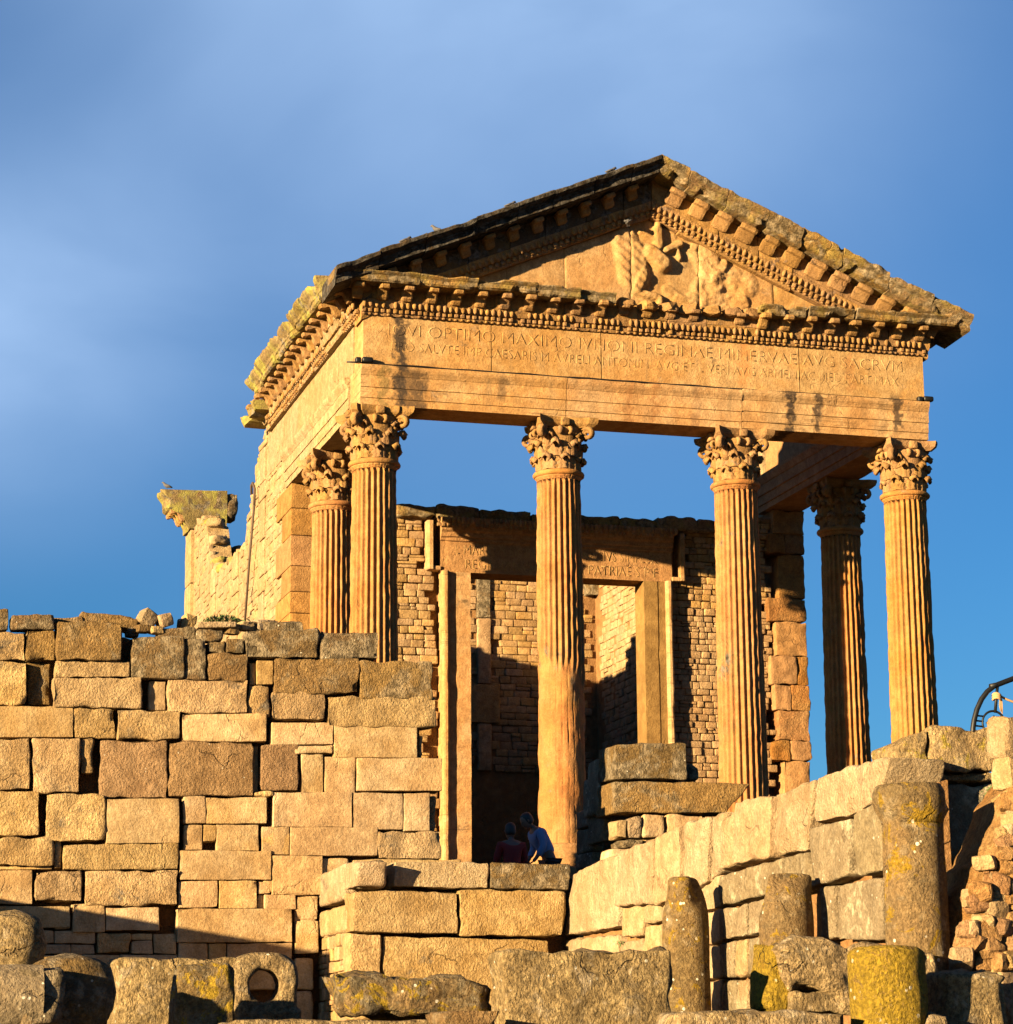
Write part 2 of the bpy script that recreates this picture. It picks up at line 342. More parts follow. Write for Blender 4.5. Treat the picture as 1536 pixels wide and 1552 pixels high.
def rock(name, mat, c, size, rot=0., parent=None, amp=.18, seed=0, tilt=0., rnd_=0.):
    """an irregular angular boulder: hull of jittered points, faces roughened"""
    import bmesh
    rr = random.Random(seed*31+7); bm = bmesh.new(); off = Vector((seed*5.3+1, seed*2.1, 3)); R_ = Matrix.Rotation(rot, 3, 'Z') @ Matrix.Rotation(tilt, 3, 'Y')
    for sx in (-1, 1):
        for sy in (-1, 1):
            for sz in (-1, 1):
                for k in range(3):
                    q = [1-abs(rr.gauss(0, 1.1*amp)) for _ in range(3)]; q[k] -= amp*1.6*rr.random()
                    bm.verts.new((sx*q[0], sy*q[1], sz*q[2]))
    h = bmesh.ops.convex_hull(bm, input=bm.verts[:])
    bmesh.ops.delete(bm, geom=[v for v in bm.verts if not v.link_faces], context='VERTS')
    big = max(size) > .45
    bmesh.ops.subdivide_edges(bm, edges=bm.edges[:], cuts=3 if big else 1, use_grid_fill=True)
    bmesh.ops.triangulate(bm, faces=bm.faces[:])
    bmesh.ops.smooth_vert(bm, verts=bm.verts[:], factor=.35, use_axis_x=True, use_axis_y=True, use_axis_z=True)
    for v in bm.verts:
        p = v.co.copy(); p = p.lerp(p.normalized()*1.12, rnd_); p = p*(1+amp*.45*FR(p*1.9+off, 1, 2, 4))
        v.co = R_ @ Vector((p.x*size[0]/2, p.y*size[1]/2, p.z*size[2]/2))
    me = bpy.data.meshes.new(name); bm.to_mesh(me); bm.free(); me.materials.append(mat)
    if big: me.polygons.foreach_set('use_smooth', [True]*len(me.polygons))
    return link(name, me, parent, c)

# small rubble stones: a dozen shared unit meshes -----------------------------------
UN = []
for i in range(14):
    V, F = blockverts(1., 1., 1., .10, 0., i+3, .3, low=True)
    V = [p+Vector([.075*noise.noise(p*1.7+Vector((i*3.1+k*9, 0, 1))) for k in range(3)]) for p in V]
    UN.append((V, [f for f in F]))
def unit_mesh(i, mat, cache={}):
    k = (i, mat.name)
    if k not in cache: cache[k] = mkmesh('rubble_stone', UN[i][0], UN[i][1], mat)
    return cache[k]
def rubble(parent, O, udir, ndir, U, Z, mat, ch=(.11, .17), sw=(.16, .34), mask=None, dep=.16, limit=300, rank=None, name='stone', gap=.007, proud=.025, rnd=None):
    """coursed rubble masonry on the plane through O (udir along, z up, ndir outwards)"""
    rnd = rnd or random.Random(len(COL.objects)); udir = Vector(udir); ndir = Vector(ndir); O = Vector(O); lst = []
    z = Z[0]
    while z < Z[1]:
        h = rnd.uniform(*ch); u = U[0]-rnd.uniform(0, .15)
        while u < U[1]:
            w_ = rnd.uniform(*sw)*(.8 if h < .13 else 1.1); hh = h
            if rnd.random() < .12: hh = h*.55
            cu, cz = u+w_/2, z+h/2
            if u+w_ <= U[1]+.04 and (mask is None or mask(cu, cz)):
                if hh < h:
                    lst.append((cu, z+hh/2, w_, hh)); lst.append((cu+rnd.uniform(-.02, .02), z+hh+(h-hh)/2, w_*.95, h-hh))
                else: lst.append((cu, cz+rnd.uniform(-.008, .008), w_, h*rnd.uniform(.93, 1.03)))
            u += w_
        z += h
    if rank: lst.sort(key=rank)
    BV = []; BF = []
    for n_, (cu, cz, w_, h) in enumerate(lst):
        i = rnd.randrange(len(UN)); pr = rnd.uniform(-.02, proud); d = dep
        c = O+udir*cu+Vector((0, 0, cz))+ndir*(pr-d/2)
        sx, sy, sz = (w_-gap)*rnd.uniform(.97, 1.03), d, (h-gap)
        a = math.atan2(udir.y, udir.x)+rnd.uniform(-.05, .05)
        if n_ < limit:
            o = bpy.data.objects.new(name, unit_mesh(i, mat)); COL.objects.link(o)
            o.location = c; o.scale = (sx, sy, sz); o.rotation_euler = (0, rnd.uniform(-.03, .03), a); place(o, parent)
        else:
            b = len(BV); ca, sa = math.cos(a), math.sin(a)
            for p in UN[i][0]:
                x, y = p.x*sx, p.y*sy
                BV.append((c.x+x*ca-y*sa, c.y+x*sa+y*ca, c.z+p.z*sz))
            BF += [tuple(q+b for q in f) for f in UN[i][1]]
    if BV: T(ob('stone_courses', BV, BF, mat, parent), kind='stuff')

# ================================================================== GROUND
H = 8.07
def ground():
    V = []; F = []; xs = [-400, -120, -40]+[-30+i*1.5 for i in range(41)]+[45, 120, 400]
    ys = [-300, -100, -50]+[-46+i*1.5 for i in range(22)]+[-12.4, -11, -8, 0, 10, 30, 120, 500]
    for y in ys:
        for x in xs:
            z = -3.72 if y > -24 else -3.72-min(1.6, (-24-y)*.09)
            if y < -12.4: z += .08*noise.noise(Vector((x*.6, y*.6, 0)))
            V.append((x, y, z))
    n = len(xs)
    for j in range(len(ys)-1):
        for i in range(n-1): F.append((j*n+i, j*n+i+1, (j+1)*n+i+1, (j+1)*n+i))
    T(ob('ground', V, F, m_earth), kind='structure')
ground()
# podium of the temple and the broad stair rising to it
pod = T(box('podium', m_temple, (-.75, -.75, -3.7), (11.2, 19.6, -.002), r=.03, amp=.01, sub=.6), kind='structure')
stairs = T(empty('stair', (5, -.77, -3.7), None, None), kind='structure')
nst = 16
for i in range(nst):
    z1 = -.22-(i)*.195; y1 = -.77-i*.36
    box('stair_step', m_temple, (-.6, y1-.36, -3.7), (10.9, y1-.003, z1), stairs, r=.025, amp=.008, sub=.8)

# ================================================================== COLUMNS
def leaf_mesh(h, w0, curl, mat):
    nu, nv = 8, 9; top = []; V = []; F = []
    for side in (0, 1):
        for j in range(nv+1):
            v = j/nv; lob = .72+.28*abs(math.cos(v*PI*2.6)); wv = w0*lob*(1-.45*max(0, v-.5)**1.3*2)
            for i in range(nu+1):
                u = i/nu*2-1; c = max(0, v-.62)/.38
                y = .012+curl*c**1.6-.035*abs(u)**1.5*(1-c*.4)+.016*math.cos(u*PI*3)*(1-.4*c)+.018*(1-abs(u))
                z = h*(v if v < .86 else .86+(v-.86)*(.6-2.2*(v-.86)/.14))-abs(u)**2*.05*(.4+v)
                if side: y -= .035; z -= .004
                V.append((u*wv/2, -y, z))
    n = nu+1; m_ = (nv+1)*n
    for j in range(nv):
        for i in range(nu):
            a = j*n+i; F.append((a, a+1, a+n+1, a+n)); F.append((m_+a, m_+a+n, m_+a+n+1, m_+a+1))
    for j in range(nv):
        a = j*n; F.append((a, a+n, m_+a+n, m_+a)); a = j*n+nu; F.append((a, m_+a, m_+a+n, a+n))
    for i in range(nu):
        a = nv*n+i; F.append((a, a+1, m_+a+1, m_+a))
    return mkmesh('acanthus_leaf', V, F, mat)
LEAF_A = [leaf_mesh(.33, .31, .12, m_carved), leaf_mesh(.30, .28, .08, m_carved)]
LEAF_B = [leaf_mesh(.36, .27, .15, m_carved), leaf_mesh(.33, .25, .10, m_carved)]
LEAF_C = leaf_mesh(.30, .20, .16, m_carved)
def spiral(turn0, r0, n=18, turns=1.35):
    return [(r0*(1-i/n*.72)*math.cos(turn0-i/n*turns*2*PI), r0*(1-i/n*.72)*math.sin(turn0-i/n*turns*2*PI)) for i in range(n+1)]
def volute_mesh(big=True):
    # stalk rising from the bell then a scroll; local x = outwards, z = up
    if big: st = [(.36, .38), (.40, .50), (.47, .62), (.56, .71)]; cx, cz, r0, tr = .60, .655, .105, .052
    else: st = [(.36, .45), (.37, .56), (.40, .66), (.42, .72)]; cx, cz, r0, tr = .45, .69, .068, .034
    pts = [(x, 0, z) for x, z in st]+[(cx+a, 0, cz+b) for a, b in spiral(PI*.75, r0)]
    rad = [tr*.8]*len(st)+[tr*(1-.5*i/18) for i in range(19)]
    V, F = tube(pts, rad, 6)
    V = [Vector((v.x, v.y*1.5, v.z)) for v in V]
    return mkmesh('volute', V, F, m_carved)
VOL_A = volute_mesh(True); VOL_B = volute_mesh(False)
def abacus_mesh(seed, broken=()):
    n = 12; ring = []
    for s in range(4):
        a0 = s*PI/2
        for i in range(n):
            u = i/(n-1)*2-1; dy = .43+.12*u*u*u*u+.04*abs(u); dx = u*.52*(1 if abs(u) < .97 else .97)
            if i == n-1: continue
            x, y = dx, -dy; ca, sa = math.cos(a0), math.sin(a0)
            k = 1-.16*(s in broken and abs(u) > .75)
            ring.append(((x*ca-y*sa)*k, (x*sa+y*ca)*k))
    V = []; F = []; N = len(ring); lv = [(0, .90), (.0, .91), (.02, 1.0), (.06, 1.03), (.06, 1.05)]
    for (o, s) in lv:
        pass
    zs = [(.765, .86), (.80, .94), (.83, 1.0), (.89, 1.03), (.938, 1.03)]
    for z, k in zs:
        for x, y in ring:
            d = .014*noise.noise(Vector((x*6+seed, y*6, z*9))); V.append((x*(k+d), y*(k+d), z))
    for j in range(len(zs)-1):
        for i in range(N): F.append((j*N+i, j*N+(i+1) % N, (j+1)*N+(i+1) % N, (j+1)*N+i))
    F.append(tuple(range(N))[::-1]); F.append(tuple((len(zs)-1)*N+i for i in range(N)))
    return mkmesh('abacus', V, F, m_carved, smooth=False)
def column(x, y, label, seed, worn=0., shaft_mat=None):
    root = empty('corinthian_column', (x, y, 0), label, 'column', 'fluted Corinthian columns of the temple porch')
    off = Vector((seed*7.7, seed*3.3, 0)); zt = 7.02
    # attic base
    prof = [(.60, .0), (.60, .1), (.585, .13), (.60, .17), (.60, .22), (.545, .26), (.52, .30), (.53, .34), (.535, .38), (.49, .42)]
    V, F = lathe(prof, 40, lambda th, r, z: r+.012*noise.noise(Vector((math.cos(th)*3, math.sin(th)*3, z*3))+off))
    link('base', mkmesh('base', V, F, m_temple), root, (x, y, 0))
    # shaft
    nf = 24; per = 8; N = nf*per; zs = [.40, .44, .5]; z = .5
    while z < zt-.12: z += .085; zs.append(z)
    zs += [zt-.08, zt-.05, zt-.02, zt]
    V = []
    joints = [2.4+.3*noise.noise(off), 4.55+.3*noise.noise(off*2)]
    for z in zs:
        t = z/zt; R = .455-.055*t**1.6
        for k in range(N):
            th = 2*PI*k/N; a = (k % per)/per; p = Vector((math.cos(th)*.45, math.sin(th)*.45, z))+off
            fl = max(0., math.sin(PI*min(1, max(0, (a-.10)/.80))))**.6*.062
            if z > zt-.14: fl *= max(0, 1-((z-(zt-.14))/.10)**2) if z < zt-.04 else 0
            if z < .52: fl *= max(0, (z-.44)/.08)
            er = 0.
            if worn:   # lower drum: arrises gone, stone flaked to a rough cylinder
                b = worn+.5*noise.noise(Vector((math.cos(th)*1.1, math.sin(th)*1.1, 0))+off)-.35*math.cos(th+.4)
                m_ = min(1, max(0, (b-z)/.22+.5+.5*noise.noise(p*5)))
                fl *= (1-m_); er += m_*(.035+.03*FR(p*2.2, 1, 2, 4)+.012*noise.noise(p*9))
            arr = max(0, 1-abs(((a+.5) % 1)-.5)/.14)
            er += arr*max(0, .022*FR(p*5.5, 1, 2, 3)+.006+.03*max(0, noise.noise(p*1.7)-.25))
            for zj in joints:
                if abs(z-zj) < .1: er += .03*max(0, noise.noise(p*4)+.1)*(1-abs(z-zj)/.1)
            R_ = R-fl-er+.004*noise.noise(p*7)
            if z > zt-.03: R_ += .03*(z-(zt-.03))/.03
            V.append((R_*math.cos(th), R_*math.sin(th), z))
    F = []
    for i in range(len(zs)-1):
        for k in range(N): F.append((i*N+k, i*N+(k+1) % N, (i+1)*N+(k+1) % N, (i+1)*N+k))
    F.append(tuple((len(zs)-1)*N+k for k in range(N)))
    link('shaft', mkmesh('shaft', V, F, shaft_mat or m_col), root, (x, y, 0))
    V, F = lathe([(.42, 7.022), (.452, 7.035), (.468, 7.06), (.468, 7.09), (.45, 7.115), (.415, 7.128)], 48,
                 lambda th, r, z: r+.01*noise.noise(Vector((math.cos(th)*4, math.sin(th)*4, z*8))+off)-.02*max(0, noise.noise(Vector((math.cos(th)*2.3, math.sin(th)*2.3, 1))+off*2)-.2))
    link('astragal', mkmesh('astragal', V, F, m_col), root, (x, y, 0))
    # capital
    V, F = lathe([(.385, 7.13), (.385, 7.4), (.395, 7.6), (.42, 7.78), (.46, 7.87), (.46, 7.89)], 32,
                 lambda th, r, z: r+.014*FR(Vector((math.cos(th)*3, math.sin(th)*3, z*4))+off, 1, 2, 3))
    cap = link('capital', mkmesh('capital', V, F, m_carved), root, (x, y, 0))
    rnd = random.Random(seed)
    def put(name, me, ang, rad, z, s=1., lean=0., sx=1.):
        if False: return
        o = bpy.data.objects.new(name, me); COL.objects.link(o)
        o.location = (x+rad*math.cos(ang), y+rad*math.sin(ang), z); o.scale = (s*sx, s, s)
        o.rotation_euler = (lean, 0, ang+PI/2); place(o, cap); return o
    for i in range(8):
        a = i*PI/4+.0; put('acanthus_leaf', LEAF_A[rnd.random() < .4], a, .392, 7.14, rnd.uniform(.92, 1.05), rnd.uniform(-.03, .05))
    for i in range(8):
        a = i*PI/4+PI/8; put('acanthus_leaf', LEAF_B[rnd.random() < .4], a, .398, 7.37, rnd.uniform(.92, 1.08), rnd.uniform(-.02, .10))
    for i in range(4):
        a = i*PI/2+PI/4
        if rnd.random() < .9:
            o = bpy.data.objects.new('volute', VOL_A); COL.objects.link(o); o.location = (x, y, 7.13); o.rotation_euler = (0, 0, a); o.scale = (rnd.uniform(.93, 1.03),)*2+(1,); place(o, cap)
        for s in (-1, 1):
            o = bpy.data.objects.new('volute', VOL_B); COL.objects.link(o); o.location = (x, y, 7.13); o.rotation_euler = (0, 0, i*PI/2+s*.2); o.scale = (1, 1, 1); place(o, cap)
            put('acanthus_leaf', LEAF_C, a+s*.2, .41, 7.56, .95, -.12)
    link('abacus', abacus_mesh(seed, [rnd.randrange(4)]), cap, (x, y, 7.13))
    for i in range(4):
        a = i*PI/2; V2, F2 = blockverts(.17, .1, .15, .04, .02, seed*9+i, .08, low=True)
        o = link('fleuron', mkmesh('fleuron', V2, F2, m_carved), cap, (x+.47*math.cos(a), y+.47*math.sin(a), 7.98)); o.rotation_euler = (0, 0, a+PI/2)
    return root
column(-.04, -.0, 'fluted column at the left front corner, its foot hidden by the block wall', 1)
column(3.38, 0, 'fluted front column whose lower third has lost its fluting, two visitors beside its foot', 2, worn=3.6)
column(6.8, 0, 'fluted front column standing before the right door jamb and rubble wall', 3)
column(10.22, .05, 'sunlit fluted column at the right front corner, against open sky', 4)
column(-.04, 3.5, 'fluted column just behind the left corner column, next to the left anta', 5)
column(10.3, 3.3, 'mostly shaded dark column behind the right corner column, against the sky', 6)

# ================================================================== ENTABLATURE + PEDIMENT
XL, XR, YF = -.40, 10.56, -.40
ARD = [(-.80, .003), (.0, .003), (.0, .13), (.022, .135), (.022, .32), (.044, .325), (.044, .53), (.055, .54), (.075, .58), (.10, .62), (.115, .66), (.115, .72), (-.93, .72), (-.93, .66), (-.88, .54), (-.86, .53), (-.86, .325), (-.83, .32), (-.83, .135), (-.80, .13)]
ent = empty('temple_pediment', (5.1, -.4, H), 'inscribed front entablature and triangular pediment with carved relief, carried by the four front columns', 'pediment')
side = empty('side_entablature', (-.4, 4, H), 'left side entablature with mossy cornice and brackets running back from the pediment corner', 'entablature')
sider = empty('side_entablature', (10.5, 3, H), 'right side entablature in deep shade behind the front beam, above the dark column', 'entablature')
ARC = [(-.8, .003), (.0, .003), (.0, .13), (.022, .135), (.022, .32), (.044, .325), (.044, .53), (.055, .54), (.075, .58), (.10, .62), (.115, .66), (.115, .72), (-.8, .72)]
FRZ = [(-.72, .745), (.0, .745), (.0, 1.64), (-.72, 1.64)]
# front architrave: three beams jointed over the inner columns
for k, (a, b, cz) in enumerate(((XL, 3.41, 0), (3.41, 6.80, .0), (6.80, XR, .02))):
    mould('architrave_block', m_front, ARC, (a, YF, H+cz), (b, YF, H+cz), (0, -1, 0), parent=ent, step=.2, amp=.005, chip=.02, gap=.007)
for k, (a, b) in enumerate(((XL+.05, 2.02), (2.02, 4.1), (4.1, 7.98), (7.98, XR-.05))):
    mould('frieze_block', m_front, FRZ, (a, YF+.0, H+.01+.01*k), (b, YF+.0, H+.01+.01*k), (0, -1, 0), parent=ent, step=.3, amp=.004, chip=.0, gap=.010)
# dentil and egg bands along a line
def unit(name, V, F, mat, smooth=False): return mkmesh(name, V, F, mat, smooth)
V_, F_ = blockverts(.072, .07, .075, .012, 0, 3, .1, low=True); DENT = mkmesh('dentil', V_, F_, m_carved)
import bmesh
def egg_mesh():
    bm = bmesh.new(); bmesh.ops.create_uvsphere(bm, u_segments=8, v_segments=6, radius=.043)
    for v in bm.verts: v.co.z *= 1.7; v.co.y *= .85
    me = bpy.data.meshes.new('egg'); bm.to_mesh(me); bm.free(); me.materials.append(m_carved); me.polygons.foreach_set('use_smooth', [True]*len(me.polygons)); return me
EGG = egg_mesh()
V_, F_ = blockverts(.05, .045, .04, .015, 0, 3, .1, low=True); BEAD = mkmesh('bead', V_, F_, m_carved)
def console_mesh():
    # scrolled bracket: local x across, -y outwards, z up (0 top)
    prof = [(0, 0), (.34, 0), (.365, -.02), (.37, -.055), (.345, -.085), (.30, -.09), (.25, -.065), (.19, -.07), (.14, -.12), (.11, -.18), (.06, -.215), (0, -.215)]
    V = []; F = []; k = len(prof)
    for x in (-.085, -.055, .055, .085):
        s = .93 if abs(x) > .08 else 1
        for (y, z) in prof: V.append((x, -y*s, z*s))
    for i in range(3):
        for j in range(k): F.append((i*k+j, (i+1)*k+j, (i+1)*k+(j+1) % k, i*k+(j+1) % k))
    F.append(tuple(range(k))); F.append(tuple(3*k+j for j in range(k))[::-1])
    return mkmesh('bracket', V, F, m_carved, smooth=False)
CONS = console_mesh()
def inst(name, me, M4, parent):
    o = bpy.data.objects.new(name, me); COL.objects.link(o)
    loc, rot, sc = M4.decompose(); o.location = loc; o.rotation_euler = rot.to_euler(); o.scale = sc; place(o, parent); return o
def frame(along, out, up):
    # local x = along, -y = out, z = up (allows shear-free approximation on the rake)
    return Matrix((Vector(along), -Vector(out), Vector(up))).transposed().to_4x4()
def bands(A, B, out, up, parent, sp=.125, miss=.06, rnd=random.Random(5), rows=((.02, .05, BEAD, 'bead'), (.085, .065, DENT, 'dentil'), (.19, .135, EGG, 'egg'))):
    A = Vector(A); B = Vector(B); d = (B-A).normalized(); L = (B-A).length; n = int(L/sp); out = Vector(out); up = Vector(up)
    upn = (up-d*up.dot(d)).normalized(); Fm = frame(d, out, upn)
    for i in range(n):
        for (z, o_, me, nm) in rows:
            if rnd.random() < miss: continue
            p = A+d*((i+.5)*L/n+rnd.uniform(-.006, .006))+up*z+out*(o_+rnd.uniform(-.012, .004))
            s = rnd.uniform(.85, 1.08)
            inst(nm, me, Matrix.Translation(p) @ Fm @ Matrix.Diagonal((s, s, rnd.uniform(.9, 1.1), 1)), parent)
BED = [(-.6, 0), (.03, .0), (.045, .025), (.05, .03), (.05, .125), (.10, .13), (.13, .20), (.155, .245), (.155, .265), (-.6, .265)]
SOF = [(-.5, .267), (.16, .267), (.17, .44), (.2, .475), (-.5, .475)]      # wall behind the brackets
COR = [(.0, .477), (.56, .46), (.58, .475), (.60, .49), (.60, .57), (.62, .585), (.66, .62), (.66, .645), (.0, .645)]
Z0 = H+1.65
# joints of the cornice blocks across the front
jx = [XL+.02, 1.15, 2.05, 3.35, 4.0, 4.75, 5.35, 6.1, 6.7, 7.35, 8.15, 9.1, 9.75, XR-.02]
for a, b in zip(jx[:-1], jx[1:]):
    q = random.Random(int(a*100)).uniform(-.012, .012)
    mould('cornice_bed_block', m_carved, BED, (a, YF+q, Z0), (b, YF+q, Z0), (0, -1, 0), parent=ent, step=.08, amp=.008, chip=.02, gap=.006)
    mould('cornice_soffit_block', m_carved, SOF, (a, YF+q, Z0), (b, YF+q, Z0), (0, -1, 0), parent=ent, step=.12, amp=.02, chip=.02, gap=.006)
bands((XL, YF, Z0), (XR, YF, Z0), (0, -1, 0), (0, 0, 1), ent, miss=.08, sp=.112)
CX0, CX1 = XL-.60, XR+.66
cparts = [(CX0, .55, 0, 1), (.55, 1.62, -.01, 1), (1.62, 2.75, .012, .97), (2.75, 3.55, -.02, .93), (3.55, 4.25, -.03, .8), (7.05, 7.95, -.02, .82), (8.0, 8.9, .0, .9), (8.93, 9.7, .01, .95), (9.7, CX1, .0, 1)]
for a, b, dz, so in cparts:
    pr = [(y*so, z) for y, z in COR]
    mould('cornice_slab', m_corn, pr, (a, YF, Z0+dz), (b, YF, Z0+dz), (0, -1, 0), parent=ent, step=.05, amp=.02, chip=.05 if so == 1 else .16, gap=.006)
rnd = random.Random(3)
x = XL-.1
while x < XR+.15:
    broken = 4.35 < x < 6.95
    if not (broken and rnd.random() < .25):
        s = .62 if broken else rnd.uniform(.92, 1.03)
        inst('bracket', CONS, Matrix.Translation((x, YF-.16, Z0+.468)) @ Matrix.Diagonal((1.1, s, 1.05 if not broken else .8, 1)), ent)
    x += .452
# broken stumps where the cornice slabs have fallen
for i, xx in enumerate((4.5, 4.95, 5.35, 5.75, 6.2, 6.6, 6.95)):
    rock('broken_cornice_lump', m_carved, (xx, YF-.20, Z0+.50), (.36, .42, .22), .3*i, ent, .35, 20+i)
# raking cornices -------------------------------------------------------------
AP = Vector((5.08, 0, 0)); ZC = Z0+.645; ZA = 12.98
sl = (ZA-ZC)/(5.08-CX0)
def zr(x): return ZC+sl*(x-CX0) if x < 5.08 else ZC+sl*(CX1-.02-x)*(ZA-ZC)/(sl*(CX1-.02-5.08))
RB = [(-.5, -.98), (.02, -.98), (.03, -.95), (.04, -.93), (.045, -.84), (.09, -.83), (.13, -.76), (.15, -.71), (.15, -.68), (-.5, -.68)]
RS = [(-.5, -.68), (.16, -.68), (.16, -.36), (.2, -.33), (-.5, -.33)]
RC = [(-.5, -.33), (.60, -.31), (.64, -.29), (.65, -.21), (.67, -.19), (.68, -.15), (.74, -.12), (.79, -.08), (.80, -.02), (.77, 0), (-.5, .0)]
for sgn, xe in ((1, CX0), (-1, CX1)):
    js = [0, .13, .27, .42, .55, .66, .79, .91, 1.0]
    A = Vector((xe, YF, zr(xe) if sgn > 0 else ZC+.01)); B = Vector((5.08, YF, ZA)); d = (B-A)
    for i in range(8):
        p, q = A+d*js[i], A+d*js[i+1]; dz = rnd.uniform(-.02, .02)
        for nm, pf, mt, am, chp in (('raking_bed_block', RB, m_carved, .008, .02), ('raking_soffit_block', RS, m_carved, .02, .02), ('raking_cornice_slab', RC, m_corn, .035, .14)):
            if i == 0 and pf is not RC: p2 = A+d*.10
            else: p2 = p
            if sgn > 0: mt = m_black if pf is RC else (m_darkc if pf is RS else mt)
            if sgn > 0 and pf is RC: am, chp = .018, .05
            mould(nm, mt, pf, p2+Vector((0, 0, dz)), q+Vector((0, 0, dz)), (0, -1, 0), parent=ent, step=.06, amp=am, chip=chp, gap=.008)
    st = A+d*.17; en = B-d*.0
    lo = Vector((0, 0, -.98))
    bands(st+lo, en+lo, (0, -1, 0), (0, 0, 1), ent, sp=.12, miss=.05, rows=((.045, .045, BEAD, 'bead'), (.105, .06, DENT, 'dentil'), (.215, .13, EGG, 'egg')))
    n = 12
    dn = d.normalized()*sgn; upn = Vector((-dn.z, 0, dn.x))
    if upn.z < 0: upn = -upn
    for i in range(n):
        p = A+d*(.1+.075*i)+Vector((0, -.16, -.33))
        if i > 0 or True:
            inst('bracket', CONS, Matrix.Translation(p) @ frame(dn, (0, -1, 0), upn) @ Matrix.Diagonal((rnd.uniform(1.6, 1.95) if sgn < 0 else 1.1, rnd.uniform(.74, .88) if sgn < 0 else .85, 1.2 if sgn < 0 else 1., 1)), ent)
# tympanum with the worn relief -------------------------------------------------
def gp(px, py): p = at(1, -.32, px, py); return p.x, p.z
blobs = []
def bl(px0, py0, px1, py1, rad, h):
    a = gp(px0, py0); b = gp(px1, py1); blobs.append((a, b, rad, h))
# wing sweeping down, body, raised arms, figure above, worn mass to the right
for s in ((948, 362, 958, 420, .27, .11), (965, 380, 972, 425, .2, .15), (986, 384, 1004, 400, .19, .27), (974, 418, 965, 438, .13, .22), (964, 442, 998, 452, .08, .19), (996, 470, 1000, 455, .07, .24),
          (997, 348, 998, 374, .10, .22), (997, 338, 997, 342, .07, .24), (972, 352, 990, 362, .055, .15), (1012, 356, 1014, 358, .19, .05), (1008, 380, 1030, 370, .08, .2), (1030, 392, 1026, 376, .05, .14),
          (1066, 382, 1082, 415, .30, .13), (1070, 440, 1080, 430, .3, .09), (1105, 420, 1132, 432, .26, .07), (1050, 455, 1125, 458, .18, .08), (1098, 400, 1092, 412, .1, .15), (1028, 452, 1050, 462, .12, .1), (1012, 440, 1030, 452, .12, .06)):
    bl(*s)
BL = np.array([(a[0], a[1], b[0], b[1], r, h) for a, b, r, h in blobs])
def relief(x, z):
    dx = BL[:, 2]-BL[:, 0]; dz = BL[:, 3]-BL[:, 1]; t = ((x-BL[:, 0])*dx+(z-BL[:, 1])*dz)/(dx*dx+dz*dz+1e-9); t = np.clip(t, 0, 1)
    q = np.sqrt((x-BL[:, 0]-t*dx)**2+(z-BL[:, 1]-t*dz)**2)/BL[:, 4]
    return float(np.max(BL[:, 5]*np.clip(1.5-1.5*q*q, 0, 1)**.8))
tj = [.0, 2.35, 3.45, 4.72, 6.05, 7.55, 10.2]
for a, b in zip(tj[:-1], tj[1:]):
    st = .027 if a > 3 and b < 8 else .09
    nx = max(2, int((b-a-.012)/st)); V = []; F = []; cols = []
    for i in range(nx+1):
        x = a+.006+(b-a-.012)*i/nx; z1 = zr(x)-.975; z0 = ZC-.02; nz = max(2, int((1.9)/st))
        if z1 < z0+.02: z1 = z0+.02
        for j in range(nz+1):
            z = z0+(z1-z0)*j/nz; hh = relief(x, z) if st < .05 else 0.
            rough = .3 if 4.8 < x < 8 else .08
            y = -.30-hh*.58-(.03*rough+(.32 if x > 5.75 else .12)*min(hh, .12))*FR(Vector((x*3.4, z*3.4, 2)), .8, 2.1, 6)-(.012*math.sin((x*.8+z)*34) if hh > .06 and x < 5.0 else 0)-.012*noise.noise(Vector((x*2, z*2, a)))
            if i in (0, nx): y += .012
            V.append((x, y, z))
        cols.append(nz)
    nz = cols[0]+1
    for i in range(nx):
        for j in range(nz-1): F.append((i*nz+j, (i+1)*nz+j, (i+1)*nz+j+1, i*nz+j+1))
    o = ob('tympanum_slab', V, F, m_front, ent)
box('tympanum_backing', m_temple, (-.1, -.27, ZC-.3), (10.3, .28, ZC+.4), ent)
V = []; F = []
for yy in (-.26, .3):
    for (xx, zz) in ((-.3, ZC-.1), (10.5, ZC-.1), (10.5, ZC+.1), (5.08, ZA-.5), (-.3, ZC+.1)): V.append((xx, yy, zz))
F = [(0, 1, 2, 3, 4)[::-1], (5, 6, 7, 8, 9)]+[(i, (i+1) % 5, 5+(i+1) % 5, 5+i) for i in range(5)]
ob('pediment_core', V, F, m_temple, ent, smooth=False)
